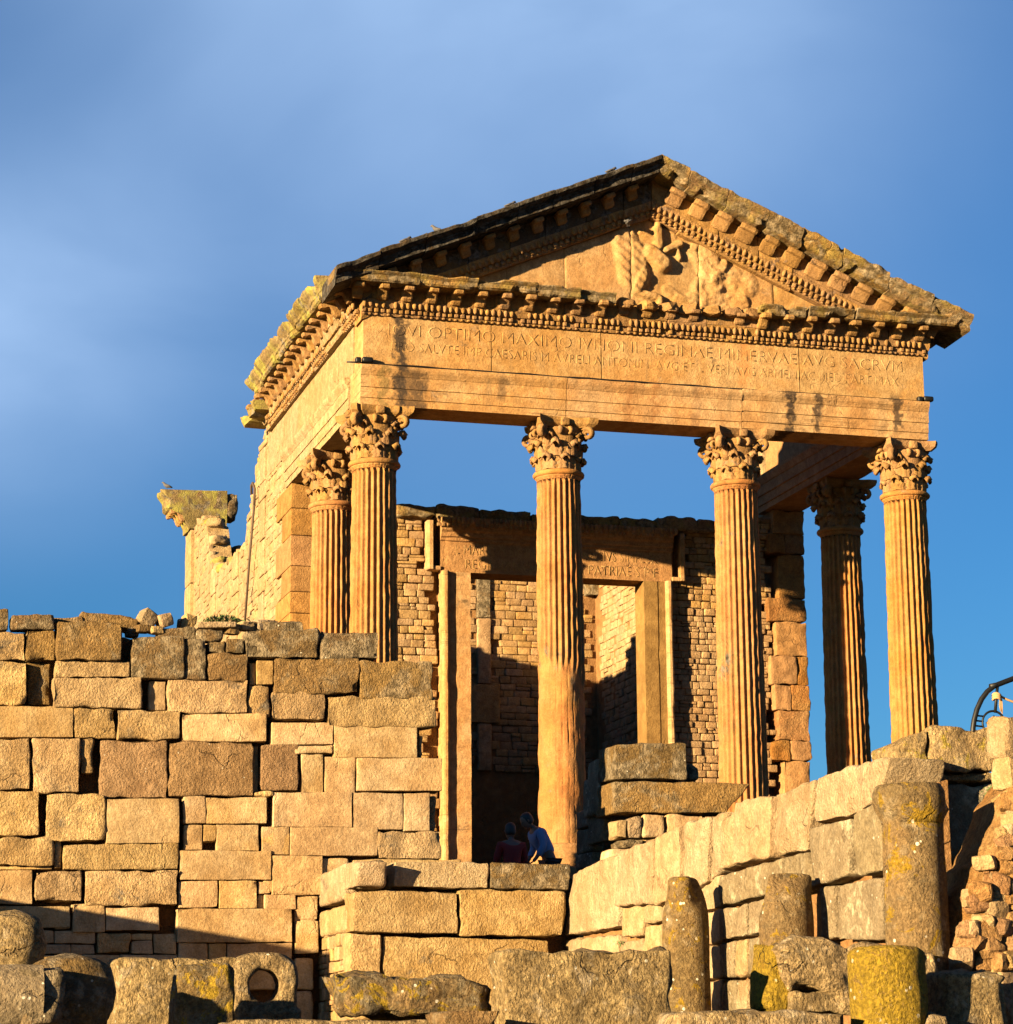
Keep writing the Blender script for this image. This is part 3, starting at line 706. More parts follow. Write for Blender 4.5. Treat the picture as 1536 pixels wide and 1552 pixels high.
# ------------------------------------------------------- inscriptions
def inscription(txt, A, width, height, out, parent, name='inscription'):
    cu = bpy.data.curves.new(name, 'FONT'); cu.body = txt; cu.size = 1.; cu.extrude = .0; cu.resolution_u = 3; cu.offset = -.012
    o = bpy.data.objects.new(name, cu); COL.objects.link(o); bpy.context.view_layer.update()
    me = bpy.data.meshes.new_from_object(o.evaluated_get(bpy.context.evaluated_depsgraph_get())); bpy.data.objects.remove(o)
    xs = [v.co.x for v in me.vertices]; x0, x1 = min(xs), max(xs); sx = width/(x1-x0); sy = height/.73
    bm = bmesh.new(); bm.from_mesh(me)
    r = bmesh.ops.extrude_face_region(bm, geom=bm.faces[:]); 
    for v in [g for g in r['geom'] if isinstance(g, bmesh.types.BMVert)]: v.co.z += .004
    bm.to_mesh(me); bm.free(); A = Vector(A)
    for v in me.vertices: v.co = ((v.co.x-x0-(x1-x0)/2)*sx, -v.co.z*.9, (v.co.y)*sy)
    for v in me.vertices:
        if v.co.y < 0: v.co.y *= max(.08, min(1, .55+1.3*noise.noise(Vector((v.co.x*2.3, 0, v.co.z*3+7)))))
    me.materials.clear(); me.materials.append(m_front); me.name = name
    return T(link(name, me, parent, A+Vector((width/2, 0, 0))+Vector(out)), kind='stuff')
inscription('IOVI OPTIMO MAXIMO IVNONI REGINAE MINERVAE AVG SACRVM', (.12, YF-.001, H+1.31), 9.95, .23, (0, 0, 0), ent)
inscription('PRO SALVTE IMP CAESARIS M AVRELI ANTONINI AVG ET L VERI AVG ARMENIAC MED PART MAX', (.18, YF-.001, H+1.03), 9.8, .18, (0, 0, 0), ent)
# ------------------------------------------------------- side entablatures
for a, b, q in ((.42, 3.5, 0), (3.5, 6.4, .03)):
    mould('architrave_block', m_pale, ARC, (XL-q*0, a, H), (XL-q*0, b, H), (-1, 0, 0), parent=side, step=.07, amp=.01, chip=.03, gap=.007)
    mould('architrave_block', m_temple, ARD, (XR, a, H), (XR, b, H), (1, 0, 0), parent=sider, step=.3, amp=.01, chip=.03, gap=.007)
for a, b in ((.34, 2.9), (2.9, 5.4), (5.4, 8.6)):
    mould('frieze_block', m_pale, FRZ, (XL+.05, a, H+.01), (XL+.05, b, H+.01), (-1, 0, 0), parent=side, step=.3, amp=.006, chip=.0, gap=.005)
for a, b in ((.34, 2.9), (2.9, 5.9)):
    mould('frieze_block', m_temple, FRZ, (XR-.05, a, H+.01), (XR-.05, b, H+.01), (1, 0, 0), parent=sider, step=.3, amp=.006, chip=.0, gap=.005)
# the little returns of the front blocks on the left end
for a, b, o2 in ((YF+.005, .8, 0), (.8, 2.2, .05), (2.2, 3.5, 0), (3.5, 5.0, .03), (5.0, 6.5, .0), (6.5, 8.3, .03)):
    mould('cornice_bed_block', m_pale, BED, (XL+.02-o2, a if a > 0 else .22, Z0), (XL+.02-o2, b, Z0), (-1, 0, 0), parent=side, step=.09, amp=.012, chip=.02, gap=.008)
    mould('cornice_soffit_block', m_pale, SOF, (XL+.02-o2, a if a > 0 else .12, Z0), (XL+.02-o2, b, Z0), (-1, 0, 0), parent=side, step=.12, amp=.02, chip=.02, gap=.008)
SIM = [(.0, .477), (.56, .46), (.58, .475), (.60, .49), (.60, .57), (.62, .585), (.64, .64), (.70, .70), (.74, .76), (.75, .82), (.0, .84)]
for a, b, o2, k in ((.03, 1.5, 0, 1), (1.5, 3.05, .02, 1.), (3.05, 4.6, 0, 1), (4.6, 6.1, .02, .98), (6.1, 7.4, -.02, .96)):
    mould('cornice_slab', m_mossy, [(y*k, z) for y, z in SIM], (XL+.02-o2, a, Z0), (XL+.02-o2, b, Z0), (-1, 0, 0), parent=side, step=.05, amp=.03, chip=.13, gap=.008)
mould('cornice_slab', m_mossy, [(0, .3), (.46, .3), (.5, .40), (.52, .5), (0, .55)], (XL, 7.42, Z0-.06), (XL, 8.7, Z0-.15), (-1, 0, 0), parent=side, step=.05, amp=.05, chip=.1)
bands((XL+.02, -.35, Z0), (XL+.0, 7.9, Z0), (-1, 0, 0), (0, 0, 1), side, miss=.12, sp=.13)
y = YF+.12
while y < 8.2:
    inst('bracket', CONS, Matrix.Translation((XL-.15, y, Z0+.468)) @ frame((0, -1, 0), (-1, 0, 0), (0, 0, 1)) @ Matrix.Diagonal((1.1, rnd.uniform(.85, 1.05), 1.1, 1)), side); y += .46
# right side cornice, seen only as its end and in shade
mould('cornice_bed_block', m_temple, BED, (XR-.02, .2, Z0), (XR-.02, 6.2, Z0), (1, 0, 0), parent=sider, step=.5, amp=.012, chip=.02)
mould('cornice_soffit_block', m_temple, SOF, (XR-.02, .2, Z0), (XR-.02, 6.2, Z0), (1, 0, 0), parent=sider, step=.5)
mould('cornice_slab', m_corn, SIM, (XR-.02, .05, Z0), (XR-.02, 5.6, Z0), (1, 0, 0), parent=sider, step=.2, amp=.02, chip=.06)

# ================================================================== CELLA
YD = 5.9
wl = empty('temple_side_wall', (-.36, 12, 0), 'pale sunlit left side wall of the temple, its ragged top stepping down towards the rear', 'wall')
wd_ = empty('temple_door_wall', (5.1, YD, 0), 'rubble front wall of the temple chamber with the tall framed doorway behind the columns', 'wall')
wr = empty('temple_side_wall', (10.2, 12, 0), 'right side wall of the temple chamber, its sunlit inner face seen through the doorway', 'wall')
wb = empty('temple_rear_wall', (5, 18.9, 0), 'rear wall of the temple chamber seen through the doorway, lit above and dark below', 'wall')
# left side wall: core, quoin blocks, rubble and orthostats
prof = [(6.0, 9.72), (8.2, 9.72), (8.6, 10.15), (9.0, 10.0), (9.3, 9.6), (10.1, 9.45), (10.3, 8.75), (10.9, 8.6), (11.2, 8.35), (11.4, 7.95), (12.2, 7.9), (13.0, 8.0), (14, 7.95), (15.0, 8.1), (15.8, 8.3), (16.2, 8.9), (16.6, 9.5), (17.6, 9.8), (18.6, 9.8), (19.2, 9.75)]
def ptop(y):
    for (a, za), (b, zb) in zip(prof[:-1], prof[1:]):
        if a <= y <= b: return za+(zb-za)*(y-a)/(b-a)
    return prof[0][1]
def slabwall(name, mat, xs0, xs1, pts, z0, parent, th):
    V = []; F = []; n = len(pts)
    for s in (xs0, xs1):
        for (y, z) in pts: V.append((s, y, z0)); V.append((s, y, z))
    for i in range(n-1):
        a = 2*i; F.append((a, a+1, a+3, a+2)); b = 2*n+2*i; F.append((b, b+2, b+3, b+1)); F.append((a+1, b+1, b+3, a+3))
    F.append((0, 2*n, 2*n+1, 1)); F.append((2*n-2, 2*n-1, 4*n-1, 4*n-2))
    return ob(name, V, F, mat, parent, smooth=False)
core = [(y, ptop(y)-.06) for y in [6.02+i*.2 for i in range(66)]]
slabwall('wall_core', m_pale, -.32, .2, core, 0.01, wl, .5)
# quoins of the left anta
z = .01; i = 0
rq = random.Random(12)
while z < H-.03:
    h = min([.62, .55, .47, .6, .43, .52][i % 6], H-z-.002)
    if H-z-h < .25: h = H-z-.002
    L = .9 if i % 2 else 1.5
    box('stone_block', m_pale if False else m_temple, (-.385, YD-.03-rq.uniform(0, .012), z+.004), (.22+rq.uniform(-.03, .04), YD+L, z+h-.004), wl, r=.018, amp=.006, sub=.12)
    z += h; i += 1
# side face: orthostat chains and small stones
def leftmask(u, z): return z < ptop(u)-.06 and not (u < YD+1.15+.3*math.sin(z*5)) and not any(abs(u-c) < .3 for c in (9.2, 12.4, 15.4)) and u < 18.45
for c in (9.2, 12.4, 15.4):
    z = .01
    while z < ptop(c)-.1:
        h = rq.uniform(.55, 1.1) if (z*3) % 2 < 1 else rq.uniform(.3, .45); h = min(h, ptop(c)-z)
        wv = .3 if h > .5 else .42
        block('stone_block', m_pale, ((-.37, c+wv, z+.01), (-.37, c-wv, z+.01), (-.37, c-wv, z+h-.01), (-.37, c+wv, z+h-.01)), (1, 0, 0), .3, wl, r=.03, amp=.015, sub=.2)
        z += h
rubble(wl, (-.335, 0, 0), (0, 1, 0), (-1, 0, 0), (6.9, 18.5), (3.4, 10.1), m_pale, ch=(.13, .22), sw=(.2, .42), mask=leftmask, limit=300, dep=.14, proud=.02, gap=.006, rank=lambda s: s[0])
# rear left corner pier blocks
z = 3.5
while z < 9.7:
    h = min([1.7, 1.3, 1.9][int(z) % 3], 9.75-z)
    block('stone_block', m_pale, ((-.42, 19.3, z), (-.42, 18.45, z), (-.42, 18.45, z+h-.015), (-.42, 19.3, z+h-.015)), (1, 0, 0), .7, wl, r=.02, amp=.012, sub=.15)
    z += h
for i in range(26):   # broken crest
    yy = 8.7+i*.4
    if yy < 18.2: rock('crest_stone', m_pale if i % 3 else m_mossy, (-.1, yy, ptop(yy)-.02), (.5, .45, .26), i, wl, .3, 60+i)
# masonry above the anta up to the frieze, behind the frieze (upper side wall)
rubble(wl, (-.30, 0, 0), (0, 1, 0), (-1, 0, 0), (8.5, 10.2), (8.3, 10.0), m_pale, ch=(.14, .2), sw=(.2, .4), mask=lambda u, z: z < ptop(u)-.1, limit=60, dep=.2)
# door wall ---------------------------------------------------------------
box('wall_core', m_mort, (.22, YD+.24, .01), (2.75, YD+.75, 7.45), wd_, r=.01, amp=.0)
box('wall_core', m_mort, (7.45, YD+.24, .01), (9.68, YD+.75, 7.45), wd_, r=.01, amp=.0)
rkd = lambda s: abs(s[0]-2.2)
def doormask(u, z):
    zt = 7.62+.1*noise.noise(Vector((u*2, 0, 0)))
    if u < 2.62: return z < zt and not (u > 2.38 and z > 6.52)
    if u > 7.62: return z < (zt if u < 9.15 else H-.1) and not (u < 7.95 and z > 6.4 and u < 7.9)
    return False
rubble(wd_, (0, YD+.08, 0), (1, 0, 0), (0, -1, 0), (.9, 2.66), (.02, 7.7), m_rub, mask=lambda u, z: doormask(u, z) and (u > 1.6 or z > 5.0), limit=150, rank=lambda s: -s[0], ch=(.12, .2), sw=(.15, .38))
rubble(wd_, (0, YD+.08, 0), (1, 0, 0), (0, -1, 0), (7.64, 9.86), (.6, 8.0), m_rub, mask=doormask, limit=150, rank=lambda s: -s[1], ch=(.1, .16), sw=(.13, .28))
# right anta: big blocks
z = .01; i = 0
while z < H-.03:
    h = min([.6, .72, .5, .95, .42, .62, .55][i % 7], H-z-.002)
    if H-z-h < .25: h = H-z-.002
    xa = 9.80+rq.uniform(-.16, .2)
    xm = rq.choice([None, rq.uniform(10.1, 10.35)])
    for xa_, xb_ in (((xa, xm-.004), (xm+.004, 10.58+rq.uniform(-.03, .02))) if xm else ((xa, 10.58+rq.uniform(-.03, .02)),)):
        box('stone_block', rq.choice([m_temple, m_temple, m_orange]), (xa_, YD-.03-rq.uniform(0, .05), z+.003), (xb_, YD+.9, z+h-.003), wd_, r=.022, amp=.035, sub=.06)
    z += h; i += 1
# top courses of the door wall
for a, b in ((1.75, 2.6), (2.6, 3.5), (3.5, 4.6), (4.6, 5.3), (5.3, 6.5), (6.5, 7.3), (7.3, 8.2), (8.2, 9.2)):
    box('coping_block', m_corn, (a, YD-.12, 7.50), (b-.01, YD+.7, 7.70+rq.uniform(0, .10)), wd_, r=.05, amp=.05, sub=.1)
box('coping_block', m_temple, (.24, YD+.1, 7.45), (1.74, YD+.7, 7.6), wd_, r=.04, amp=.03, sub=.2)
# door frame
zl = 6.41
LIN = [(-.6, 0), (.06, 0), (.06, .62), (.10, .64), (.10, .70), (.14, .72), (.15, .80), (.2, .84), (.21, .90), (.26, .96), (.26, 1.09), (-.6, 1.09)]
lint = mould('door_lintel', m_temple, LIN, (2.68, YD, zl), (7.62, YD, zl), (0, -1, 0), parent=wd_, step=.1, amp=.006, chip=.02)
bands((2.55, YD-.22, zl+.93), (7.7, YD-.22, zl+.93), (0, -1, 0), (0, 0, 1), lint, sp=.10, miss=.1, rows=((.0, .02, DENT, 'dentil'), (.1, .05, EGG, 'egg')))
inscription('L MARCIVS SIMPLEX ET L MARCIVS SIMPLEX', (3.0, YD-.062, zl+.37), 4.3, .21, (0, 0, 0), lint)
inscription('REGILLIANVS CIVISSIMI PATRIAE S P F', (3.2, YD-.062, zl+.08), 4.1, .21, (0, 0, 0), lint)
# crossetted frame pieces: outer moulding and inner face of each jamb
OUT = [(-.5, 0), (.10, 0), (.15, .02), (.165, .05), (.165, .10), (.13, .14), (-.5, .14)]
INN = [(-.5, 0), (.045, 0), (.045, .16), (.06, .165), (.06, .46), (-.5, .46)]
def vmould(name, prof_, x, sgn, z0, z1, mat=None, parent=wd_, amp=.004, chip=.018):
    return mould(name, mat or m_temple, prof_, (x, YD, z0), (x, YD, z1), (0, -1, 0), (sgn, 0, 0), parent=parent, step=.09, amp=amp, chip=chip)
vmould('door_jamb', OUT, 2.70, 1, .02, 6.42, m_front)
vmould('door_jamb', INN, 2.845, 1, .02, 6.41, m_front)
vmould('door_jamb', OUT, 7.60, -1, .02, 6.42, m_front)
vmould('door_jamb', INN, 7.455, -1, .02, 6.41, m_jdark)
OU2 = [(-.5, 0), (.10, 0), (.13, .04), (.13, .11), (-.5, .13)]
vmould('door_crossette', OU2, 2.40, 1, 6.44, 7.44, m_front)
vmould('door_crossette', OU2, 7.90, -1, 6.44, 7.44, m_front)
box('door_crossette', m_front, (2.41, YD-.1, 6.43), (2.69, YD+.2, 6.52), wd_)
box('door_crossette', m_front, (7.61, YD-.1, 6.43), (7.89, YD+.2, 6.52), wd_)
# right side wall of the chamber
for a, b, z_ in ((YD+.92, 9.5, 8.0), (9.51, 13, 8.35), (13.01, 19.3, 9.2)): box('wall_core', m_mort, (10.22, a, .01), (10.5, b, z_), wr, r=.01, amp=0)
rubble(wr, (10.2, 0, 0), (0, 1, 0), (-1, 0, 0), (12.6, 18.6), (4.2, 9.2), m_pale, ch=(.14, .22), sw=(.22, .4), mask=lambda u, z: z < 8.4+.22*(u-10), limit=150, dep=.14, rank=lambda s: -s[0])
for a, b, z0_, z1_ in ((YD+.95, 8.0, 8.1, 8.75), (YD+.95, 7.3, 8.77, 9.66)):
    box('stone_block', m_pale, (10.08, a, z0_), (10.55, b-.02, z1_-.01), wr, r=.04, amp=.03, sub=.2)
rubble(wr, (10.2, 0, 0), (0, 1, 0), (-1, 0, 0), (YD+1, 12.5), (4.2, 8.1), m_rub, limit=0, dep=.14)
# rear wall with stone upright chains
box('wall_core', m_mort, (-.2, 19.0, .01), (10.5, 19.5, 9.4), wb, r=.01, amp=0)
rubble(wb, (0, 18.95, 0), (1, 0, 0), (0, -1, 0), (.2, 10.1), (4.0, 9.75), m_rub, ch=(.15, .23), sw=(.22, .45), mask=lambda u, z: not (7.0 < u < 7.42) and z < 9.6-.3*abs(noise.noise(Vector((u, 0, 4))))*2, limit=300, rank=lambda s: abs(s[0]-8.3)+abs(s[1]-8)*.6, dep=.14)
for z0_, z1_ in ((4.0, 5.2), (5.22, 6.2), (6.22, 7.9), (7.92, 9.5)):
    box('stone_block', m_rub if z0_ < 7.9 else m_walld, (7.02 if z0_ != 5.22 else 6.85, 18.86, z0_), (7.38 if z0_ != 5.22 else 7.6, 19.1, z1_), wb, r=.03, amp=.02, sub=.15)
box('stone_block', m_walld, (9.9, 18.7, 8.6), (10.4, 19.1, 9.2), wb, r=.05, amp=.04)
for i in range(7): rock('broken_facing_stone', m_rub, (.15+.34*(i % 3), 18.82, 9.35-.26*(i//3)), (.36, .3, .22), i, wb, .25, 90+i)
# fragment of rear cornice on the corner pier
frag = empty('cornice_fragment', (-.5, 19, 9.8), 'isolated mossy cornice fragment left standing on the rear corner pier at the far left', 'cornice block')
FG = [(-.9, 0), (.05, 0), (.07, .12), (.16, .26), (.18, .36), (.55, .50), (.60, .56), (.62, .78), (.72, .92), (.74, 1.0), (-.9, 1.02)]
mould('cornice_slab', m_mossy, FG, (-.42, 18.5, 9.76), (-.42, 19.35, 9.76), (-1, 0, 0), parent=frag, step=.05, amp=.04, chip=.12)
for i in range(3):
    inst('bracket', CONS, Matrix.Translation((-.58, 18.62+.3*i, 10.26)) @ frame((0, -1, 0), (-1, 0, 0), (0, 0, 1)) @ Matrix.Diagonal((.9, .95, 1.4, 1)), frag)
box('broken_slab', m_walld, (.0, 18.55, 10.1), (.75, 19.3, 10.72), frag, r=.06, amp=.08, sub=.1)
box('broken_slab', m_walld, (-.3, 18.5, 10.3), (.45, 18.75, 10.76), frag, r=.04, amp=.05, sub=.1)

# ================================================================== LEFT BLOCK WALL (front face on the plane y = YW)
YW = -9.0
lw = empty('block_wall', (-5, YW, -3.7), 'big ruined wall of uneven buff stone blocks with dark crusted top course, filling the lower left', 'wall')
def srcq(pts, ox, oy, s): return [(ox+x/s, oy+y/s) for x, y in pts]
def wq(ax, val, pts):   # pts: bl, br, tr, tl in photo positions
    return [at(ax, val, x, y) for x, y in pts]
R1 = (0, 900, 3.84); R2 = (0, 1200, 3.072); R3 = (350, 900, 3.84)
m_of = {'w': m_wall, 'r': m_wallr, 'd': m_walld, 'h': m_wallh, 'p': m_pink}
LB = [  # frame, material, x0, y0, x1, y1 (in that zoom), outward offset
 (R1,'d',-40,85,52,212,.0),(R1,'d',68,120,320,207,0),(R1,'r',-40,222,147,387,0),(R1,'h',152,208,322,390,-.02),(R1,'h',330,165,708,390,.06),(R1,'d',762,250,1072,492,.05),(R1,'d',1070,265,1200,502,.03),
 (R1,'d',930,190,1145,264,-.08),(R1,'d',1150,212,1302,268,-.03),(R1,'d',1210,272,1312,345,.0),(R1,'d',1318,260,1420,346,.0),(R1,'h',1208,350,1442,510,.02),
 (R1,'r',-40,395,158,650,0),(R1,'h',165,400,298,642,-.12),(R1,'r',316,390,756,487,0),(R1,'r',308,487,822,665,.03),(R1,'w',870,503,968,674,-.06),(R1,'r',975,502,1440,696,.03),
 (R1,'w',-40,655,428,836,0),(R1,'r',432,667,672,840,0),(R1,'r',684,680,1052,852,.03),(R1,'w',1058,697,1552,862,.02),
 (R1,'r',-40,842,176,1142,.03),(R1,'r',188,845,462,1160,.05),(R1,'r',466,845,545,1050,.0),(R1,'p',583,852,976,1190,0),(R1,'p',980,862,1476,1182,.03),
 (R1,'r',-40,1147,229,1408,.04),(R1,'r',265,1167,612,1440,.05),(R1,'w',617,1192,1042,1455,.05),(R1,'w',1068,1180,1200,1336,.0),(R1,'w',1200,1186,1556,1340,0),
 (R1,'w',1072,1346,1182,1492,-.02),(R1,'w',1185,1344,1260,1440,-.02),(R1,'w',1262,1342,1508,1500,0),
 (R2,'r',-30,216,245,345,.02),(R2,'r',249,230,292,362,-.01),(R2,'r',294,242,830,363,.03),(R2,'w',-30,348,245,362,-.05),
 (R2,'w',-30,367,152,524,.0),(R2,'r',163,370,380,512,.03),(R2,'r',395,368,826,530,.05),(R2,'w',-30,532,328,634,0),(R2,'w',338,518,489,655,.03),(R2,'w',492,540,742,646,.02),
 (R2,'w',258,595,332,640,-.05),(R2,'w',190,646,252,705,-.03),(R2,'w',254,646,444,708,-.02),(R2,'w',190,710,330,757,-.02),(R2,'w',333,712,444,757,-.04),(R2,'r',452,655,610,752,0),
 (R2,'w',612,660,712,690,-.02),(R2,'w',612,693,712,755,-.03),(R2,'w',714,662,820,755,-.01),(R2,'w',-30,640,186,757,-.02),(R2,'w',-30,760,560,900,-.03),(R2,'w',562,760,828,900,-.03),
 (R2,'w',838,277,1264,412,.02),(R2,'w',833,415,1017,541,0),(R2,'w',1020,415,1198,545,.01),(R2,'w',1205,418,1262,476,-.02),(R2,'w',1203,480,1228,545,-.05),(R2,'w',1232,480,1380,546,0),
 (R2,'w',824,542,1360,702,.03),(R2,'w',830,706,968,785,0),(R2,'w',970,706,1055,785,0),(R2,'w',1058,706,1360,785,0),(R2,'w',1268,300,1503,482,.01),(R2,'w',1382,485,1480,596,-.01),(R2,'w',1375,600,1485,754,.0),
 (R2,'w',1218,163,1349,294,.0),(R2,'w',1352,163,1380,296,.0),
 (R3,'d',128,140,445,210,-.25),(R3,'d',85,213,506,376,.05),(R3,'d',518,220,862,382,.04),(R3,'w',112,397,148,525,-.06),(R3,'w',152,386,250,527,-.03),(R3,'h',252,378,742,580,.04),(R3,'h',750,395,1172,615,.03),
 (R3,'r',105,530,227,716,-.02),(R3,'r',235,567,550,735,.02),(R3,'r',562,600,1196,775,.03),(R3,'w',238,747,597,878,0),(R3,'w',600,758,1086,955,.01),(R3,'w',370,882,592,930,.0),
 (R3,'p',175,880,395,1145,.0),(R3,'w',135,880,172,1148,-.16),(R3,'w',413,936,541,1160,.0),(R3,'w',548,948,726,1168,.0),(R3,'w',731,957,1230,1150,.03),(R3,'r',133,1152,250,1184,.03),
 (R3,'w',246,1157,706,1360,.02),(R3,'w',713,1158,1003,1374,.01),(R3,'w',1007,1162,1158,1382,.01),(R3,'r',1165,1170,1215,1385,-.2),(R3,'w',180,1357,343,1520,0),(R3,'w',346,1358,856,1526,.01),(R3,'r',859,1383,1228,1545,.01),
 (R3,'w',1095,815,1140,955,-.25)]
for i, (fr, mk, x0, y0, x1, y1, out) in enumerate(LB):
    rr = random.Random(i*7); j = lambda: rr.uniform(-2.2, 2.2)
    gp_ = .4
    q = srcq([(x0+gp_+j()*.5, y1-gp_+j()), (x1-gp_+j()*.5, y1-gp_+j()), (x1-gp_+j(), y0+gp_+j()), (x0+gp_+j(), y0+gp_+j())], *fr)
    rough = mk in 'rdhp'
    block('stone_block', m_of[mk], wq(1, YW, q), (0, 1, 0), .42 if out > -.1 else .3, lw, r=.02 if rough else .011, amp=.036 if rough else .012, sub=.06, out=out)
# lower courses behind the stair block
for (x0, y0, x1, y1) in ((446, 1370, 480, 1400), (447, 1452, 476, 1500), (447, 1502, 476, 1552), (270, 1452, 445, 1500), (478, 1300, 530, 1345), (400, 1300, 452, 1352), (535, 1302, 700, 1330)):
    block('stone_block', m_wall, wq(1, YW, ((x0, y1), (x1, y1), (x1, y0), (x0, y0))), (0, 1, 0), .35, lw, r=.03, amp=.015, sub=.1, out=-.03)
# earth core (dark behind gaps); stays behind the faces
def coreprism(name, mat, pts, y0, y1, parent):
    P_ = [at(1, YW, *p) for p in pts]; n = len(P_); V = [(p.x, y0, p.z) for p in P_]+[(p.x, y1, p.z) for p in P_]
    F = [tuple(range(n)), tuple(range(n, 2*n))[::-1]]+[(i, n+i, n+(i+1) % n, (i+1) % n)[::-1] for i in range(n)]
    return ob(name, V, F, mat, parent, smooth=False)
coreprism('wall_core', m_core, ((-40, 1700), (-40, 958), (80, 955), (150, 968), (190, 962), (230, 975), (375, 972), (380, 1000), (560, 1005), (640, 1030), (645, 1330), (645, 1700)), YW+.20, YW+1.3, lw)
coreprism('wall_core', m_core, ((-1200, 1700), (-1200, 1100), (-42, 1000), (-42, 1700)), YW+.20, YW+1.3, lw)
for i in range(3):   # the wall goes on to the left, out of the picture
    for k in range(4):
        p0 = (-40-260*(i+1), 1000+i*60+k*100); block('stone_block', m_wallr, wq(1, YW, ((p0[0], p0[1]+95), (p0[0]+255, p0[1]+95), (p0[0]+255, p0[1]), p0)), (0, 1, 0), .4, lw, sub=.2)
# loose slabs and broken stones lying on top of the wall
def top_rock(px, py, wpx, hpx, label, mat, y=YW+.35, seed=0, rot=.3, tilt=0., amp=.18, name='loose_stone', cat='stone', group='loose stones on the wall top', rnd_=0.):
    p = at(1, y, px, py); s = (y-CAM.y)/FPX*1.03
    o = rock(name, mat, p, (wpx*s, min(wpx*s, .5), hpx*s), rot, None, amp, seed, tilt, rnd_)
    return T(o, label, cat, group)
o = block('stone_slab', m_wallh, wq(1, YW+.3, ((122, 945), (212, 955), (212, 935), (124, 925))), (0, 1, 0), .5, None, r=.05, amp=.03, sub=.08); T(o, 'flat slab tilted on top of the wall just right of the tall dark stained block', 'stone')
o = block('stone_slab', m_wallh, wq(1, YW+.3, ((78, 945), (128, 945), (126, 934), (80, 936))), (0, 1, 0), .4, None, r=.04, amp=.02, sub=.08); T(o, 'thin low slab behind the tall stained block of the wall top', 'stone')
top_rock(223, 938, 26, 24, 'bright cream angular stone perched on the wall top', m_cream, seed=3, tilt=.5, amp=.1)
top_rock(249, 941, 24, 22, 'brown angular stone just right of the cream one on the wall top', m_pale, seed=5, tilt=-.3)
top_rock(215, 954, 26, 13, 'flat lump below the cream stone on the wall top', m_wallh, seed=8, y=YW+.15)
top_rock(236, 956, 20, 12, 'small rounded lump between the slabs on the wall top', m_wallr, seed=9, y=YW+.12)
top_rock(200, 957, 20, 22, 'dark shaded rock wedged in the gap beside the tall stained block', m_walld, seed=11, y=YW+.4)
top_rock(286, 944, 20, 26, 'upright brown stone against the corner of the temple side wall', m_wallr, seed=12, y=YW+.5, tilt=.2)
top_rock(274, 946, 10, 16, 'dark pointed stone next to the upright brown stone', m_walld, seed=13, y=YW+.55)
top_rock(325, 951, 60, 9, 'long pale flat stone in front of the green weeds', m_cream, seed=14, y=YW+.3, rot=.0, tilt=-.06, amp=.06)
top_rock(352, 955, 22, 18, 'grey stone between the weeds and the leaning metal rod', m_wallh, seed=15, y=YW+.2)
top_rock(372, 950, 26, 14, 'pale lump at the foot of the leaning metal rod', m_pale, seed=16, y=YW+.3)
top_rock(399, 950, 40, 20, 'pale broken stone right of the metal rod foot', m_cream, seed=17, y=YW+.45)

# ================================================================== BLOCK STACK IN FRONT OF THE STAIR
YS = -11.0
st_ = empty('block_bastion', (-1.4, YS, -3.7), 'low bastion of squared blocks below the doorway, between the big wall and the parapet', 'wall')
Z4 = (430, 1250, 3.072)
for mk, q, d_, o_ in ((m_walld, ((345, 298), (476, 300), (475, 166), (345, 172)), .5, 0), (m_cream, ((512, 290), (955, 298), (955, 174), (522, 170)), .55, .0), (m_walld, ((960, 300), (1330, 305), (1338, 186), (962, 178)), .5, .02),
                      (m_wallr, ((320, 498), (810, 510), (810, 314), (322, 310)), .5, .04), (m_wallr, ((818, 518), (1300, 522), (1312, 312), (818, 302)), .5, .03),
                      (m_wallr, ((310, 700), (455, 700), (458, 512), (308, 508)), .5, .0), (m_wallr, ((462, 800), (1240, 800), (1240, 535), (465, 518)), .45, -.03), (m_wall, ((310, 905), (1240, 905), (1240, 806), (310, 706)), .4, -.06)):
    block('stone_block', mk, wq(1, YS, srcq(q, *Z4)), (0, 1, 0), d_, st_, r=.025, amp=.025, sub=.06, out=o_)
XS = at(1, YS, 532, 1400).x
for mk, q in ((m_cream, ((140, 395), (278, 350), (282, 180), (140, 240))), (m_cream, ((283, 305), (335, 290), (345, 168), (285, 180))), (m_pale, ((138, 530), (295, 500), (296, 366), (150, 410)))):
    q = srcq(q, *Z4); q = [at(0, XS+.02, x, y) for x, y in q]
    block('stone_block', mk, q, (1, 0, 0), .4, st_, r=.05, amp=.02, sub=.08)
rubble(st_, (XS+.06, 0, 0), (0, 1, 0), (-1, 0, 0), (YS+.5, YS+2.3), (-3.3, -1.55), m_rub, ch=(.12, .18), sw=(.15, .3), limit=120, dep=.12)
box('wall_core', m_core, (XS+.2, YS+.4, -3.7), (.3, YS+1.4, -1.0), st_, r=.01, amp=0)
box('wall_core', m_core, (XS+.2, YS+1.4, -3.7), (-1.3, YS+2.2, -.95), st_, r=.01, amp=0)
# added wall, unseen behind the big wall; shaped to keep the sun off the visitors
ck = empty('added_shade_wall', (-1.6, -4, -3.7), 'added wall unseen behind the big block wall, put there to shade the two visitors', 'wall')
for i, (ya, yb_, zt_) in enumerate(((-3.25, -1.0, .45), (-4.5, -3.27, 1.62), (-6.2, -4.52, 1.5), (-7.6, -6.22, 1.1))):
    for k, (z0_, z1_) in enumerate(((-3.7, -2.1), (-2.08, -.48), (-.46, zt_))): box('stone_block', m_wall, (-2.0, ya, z0_), (-1.3, yb_, z1_), ck, sub=.4)

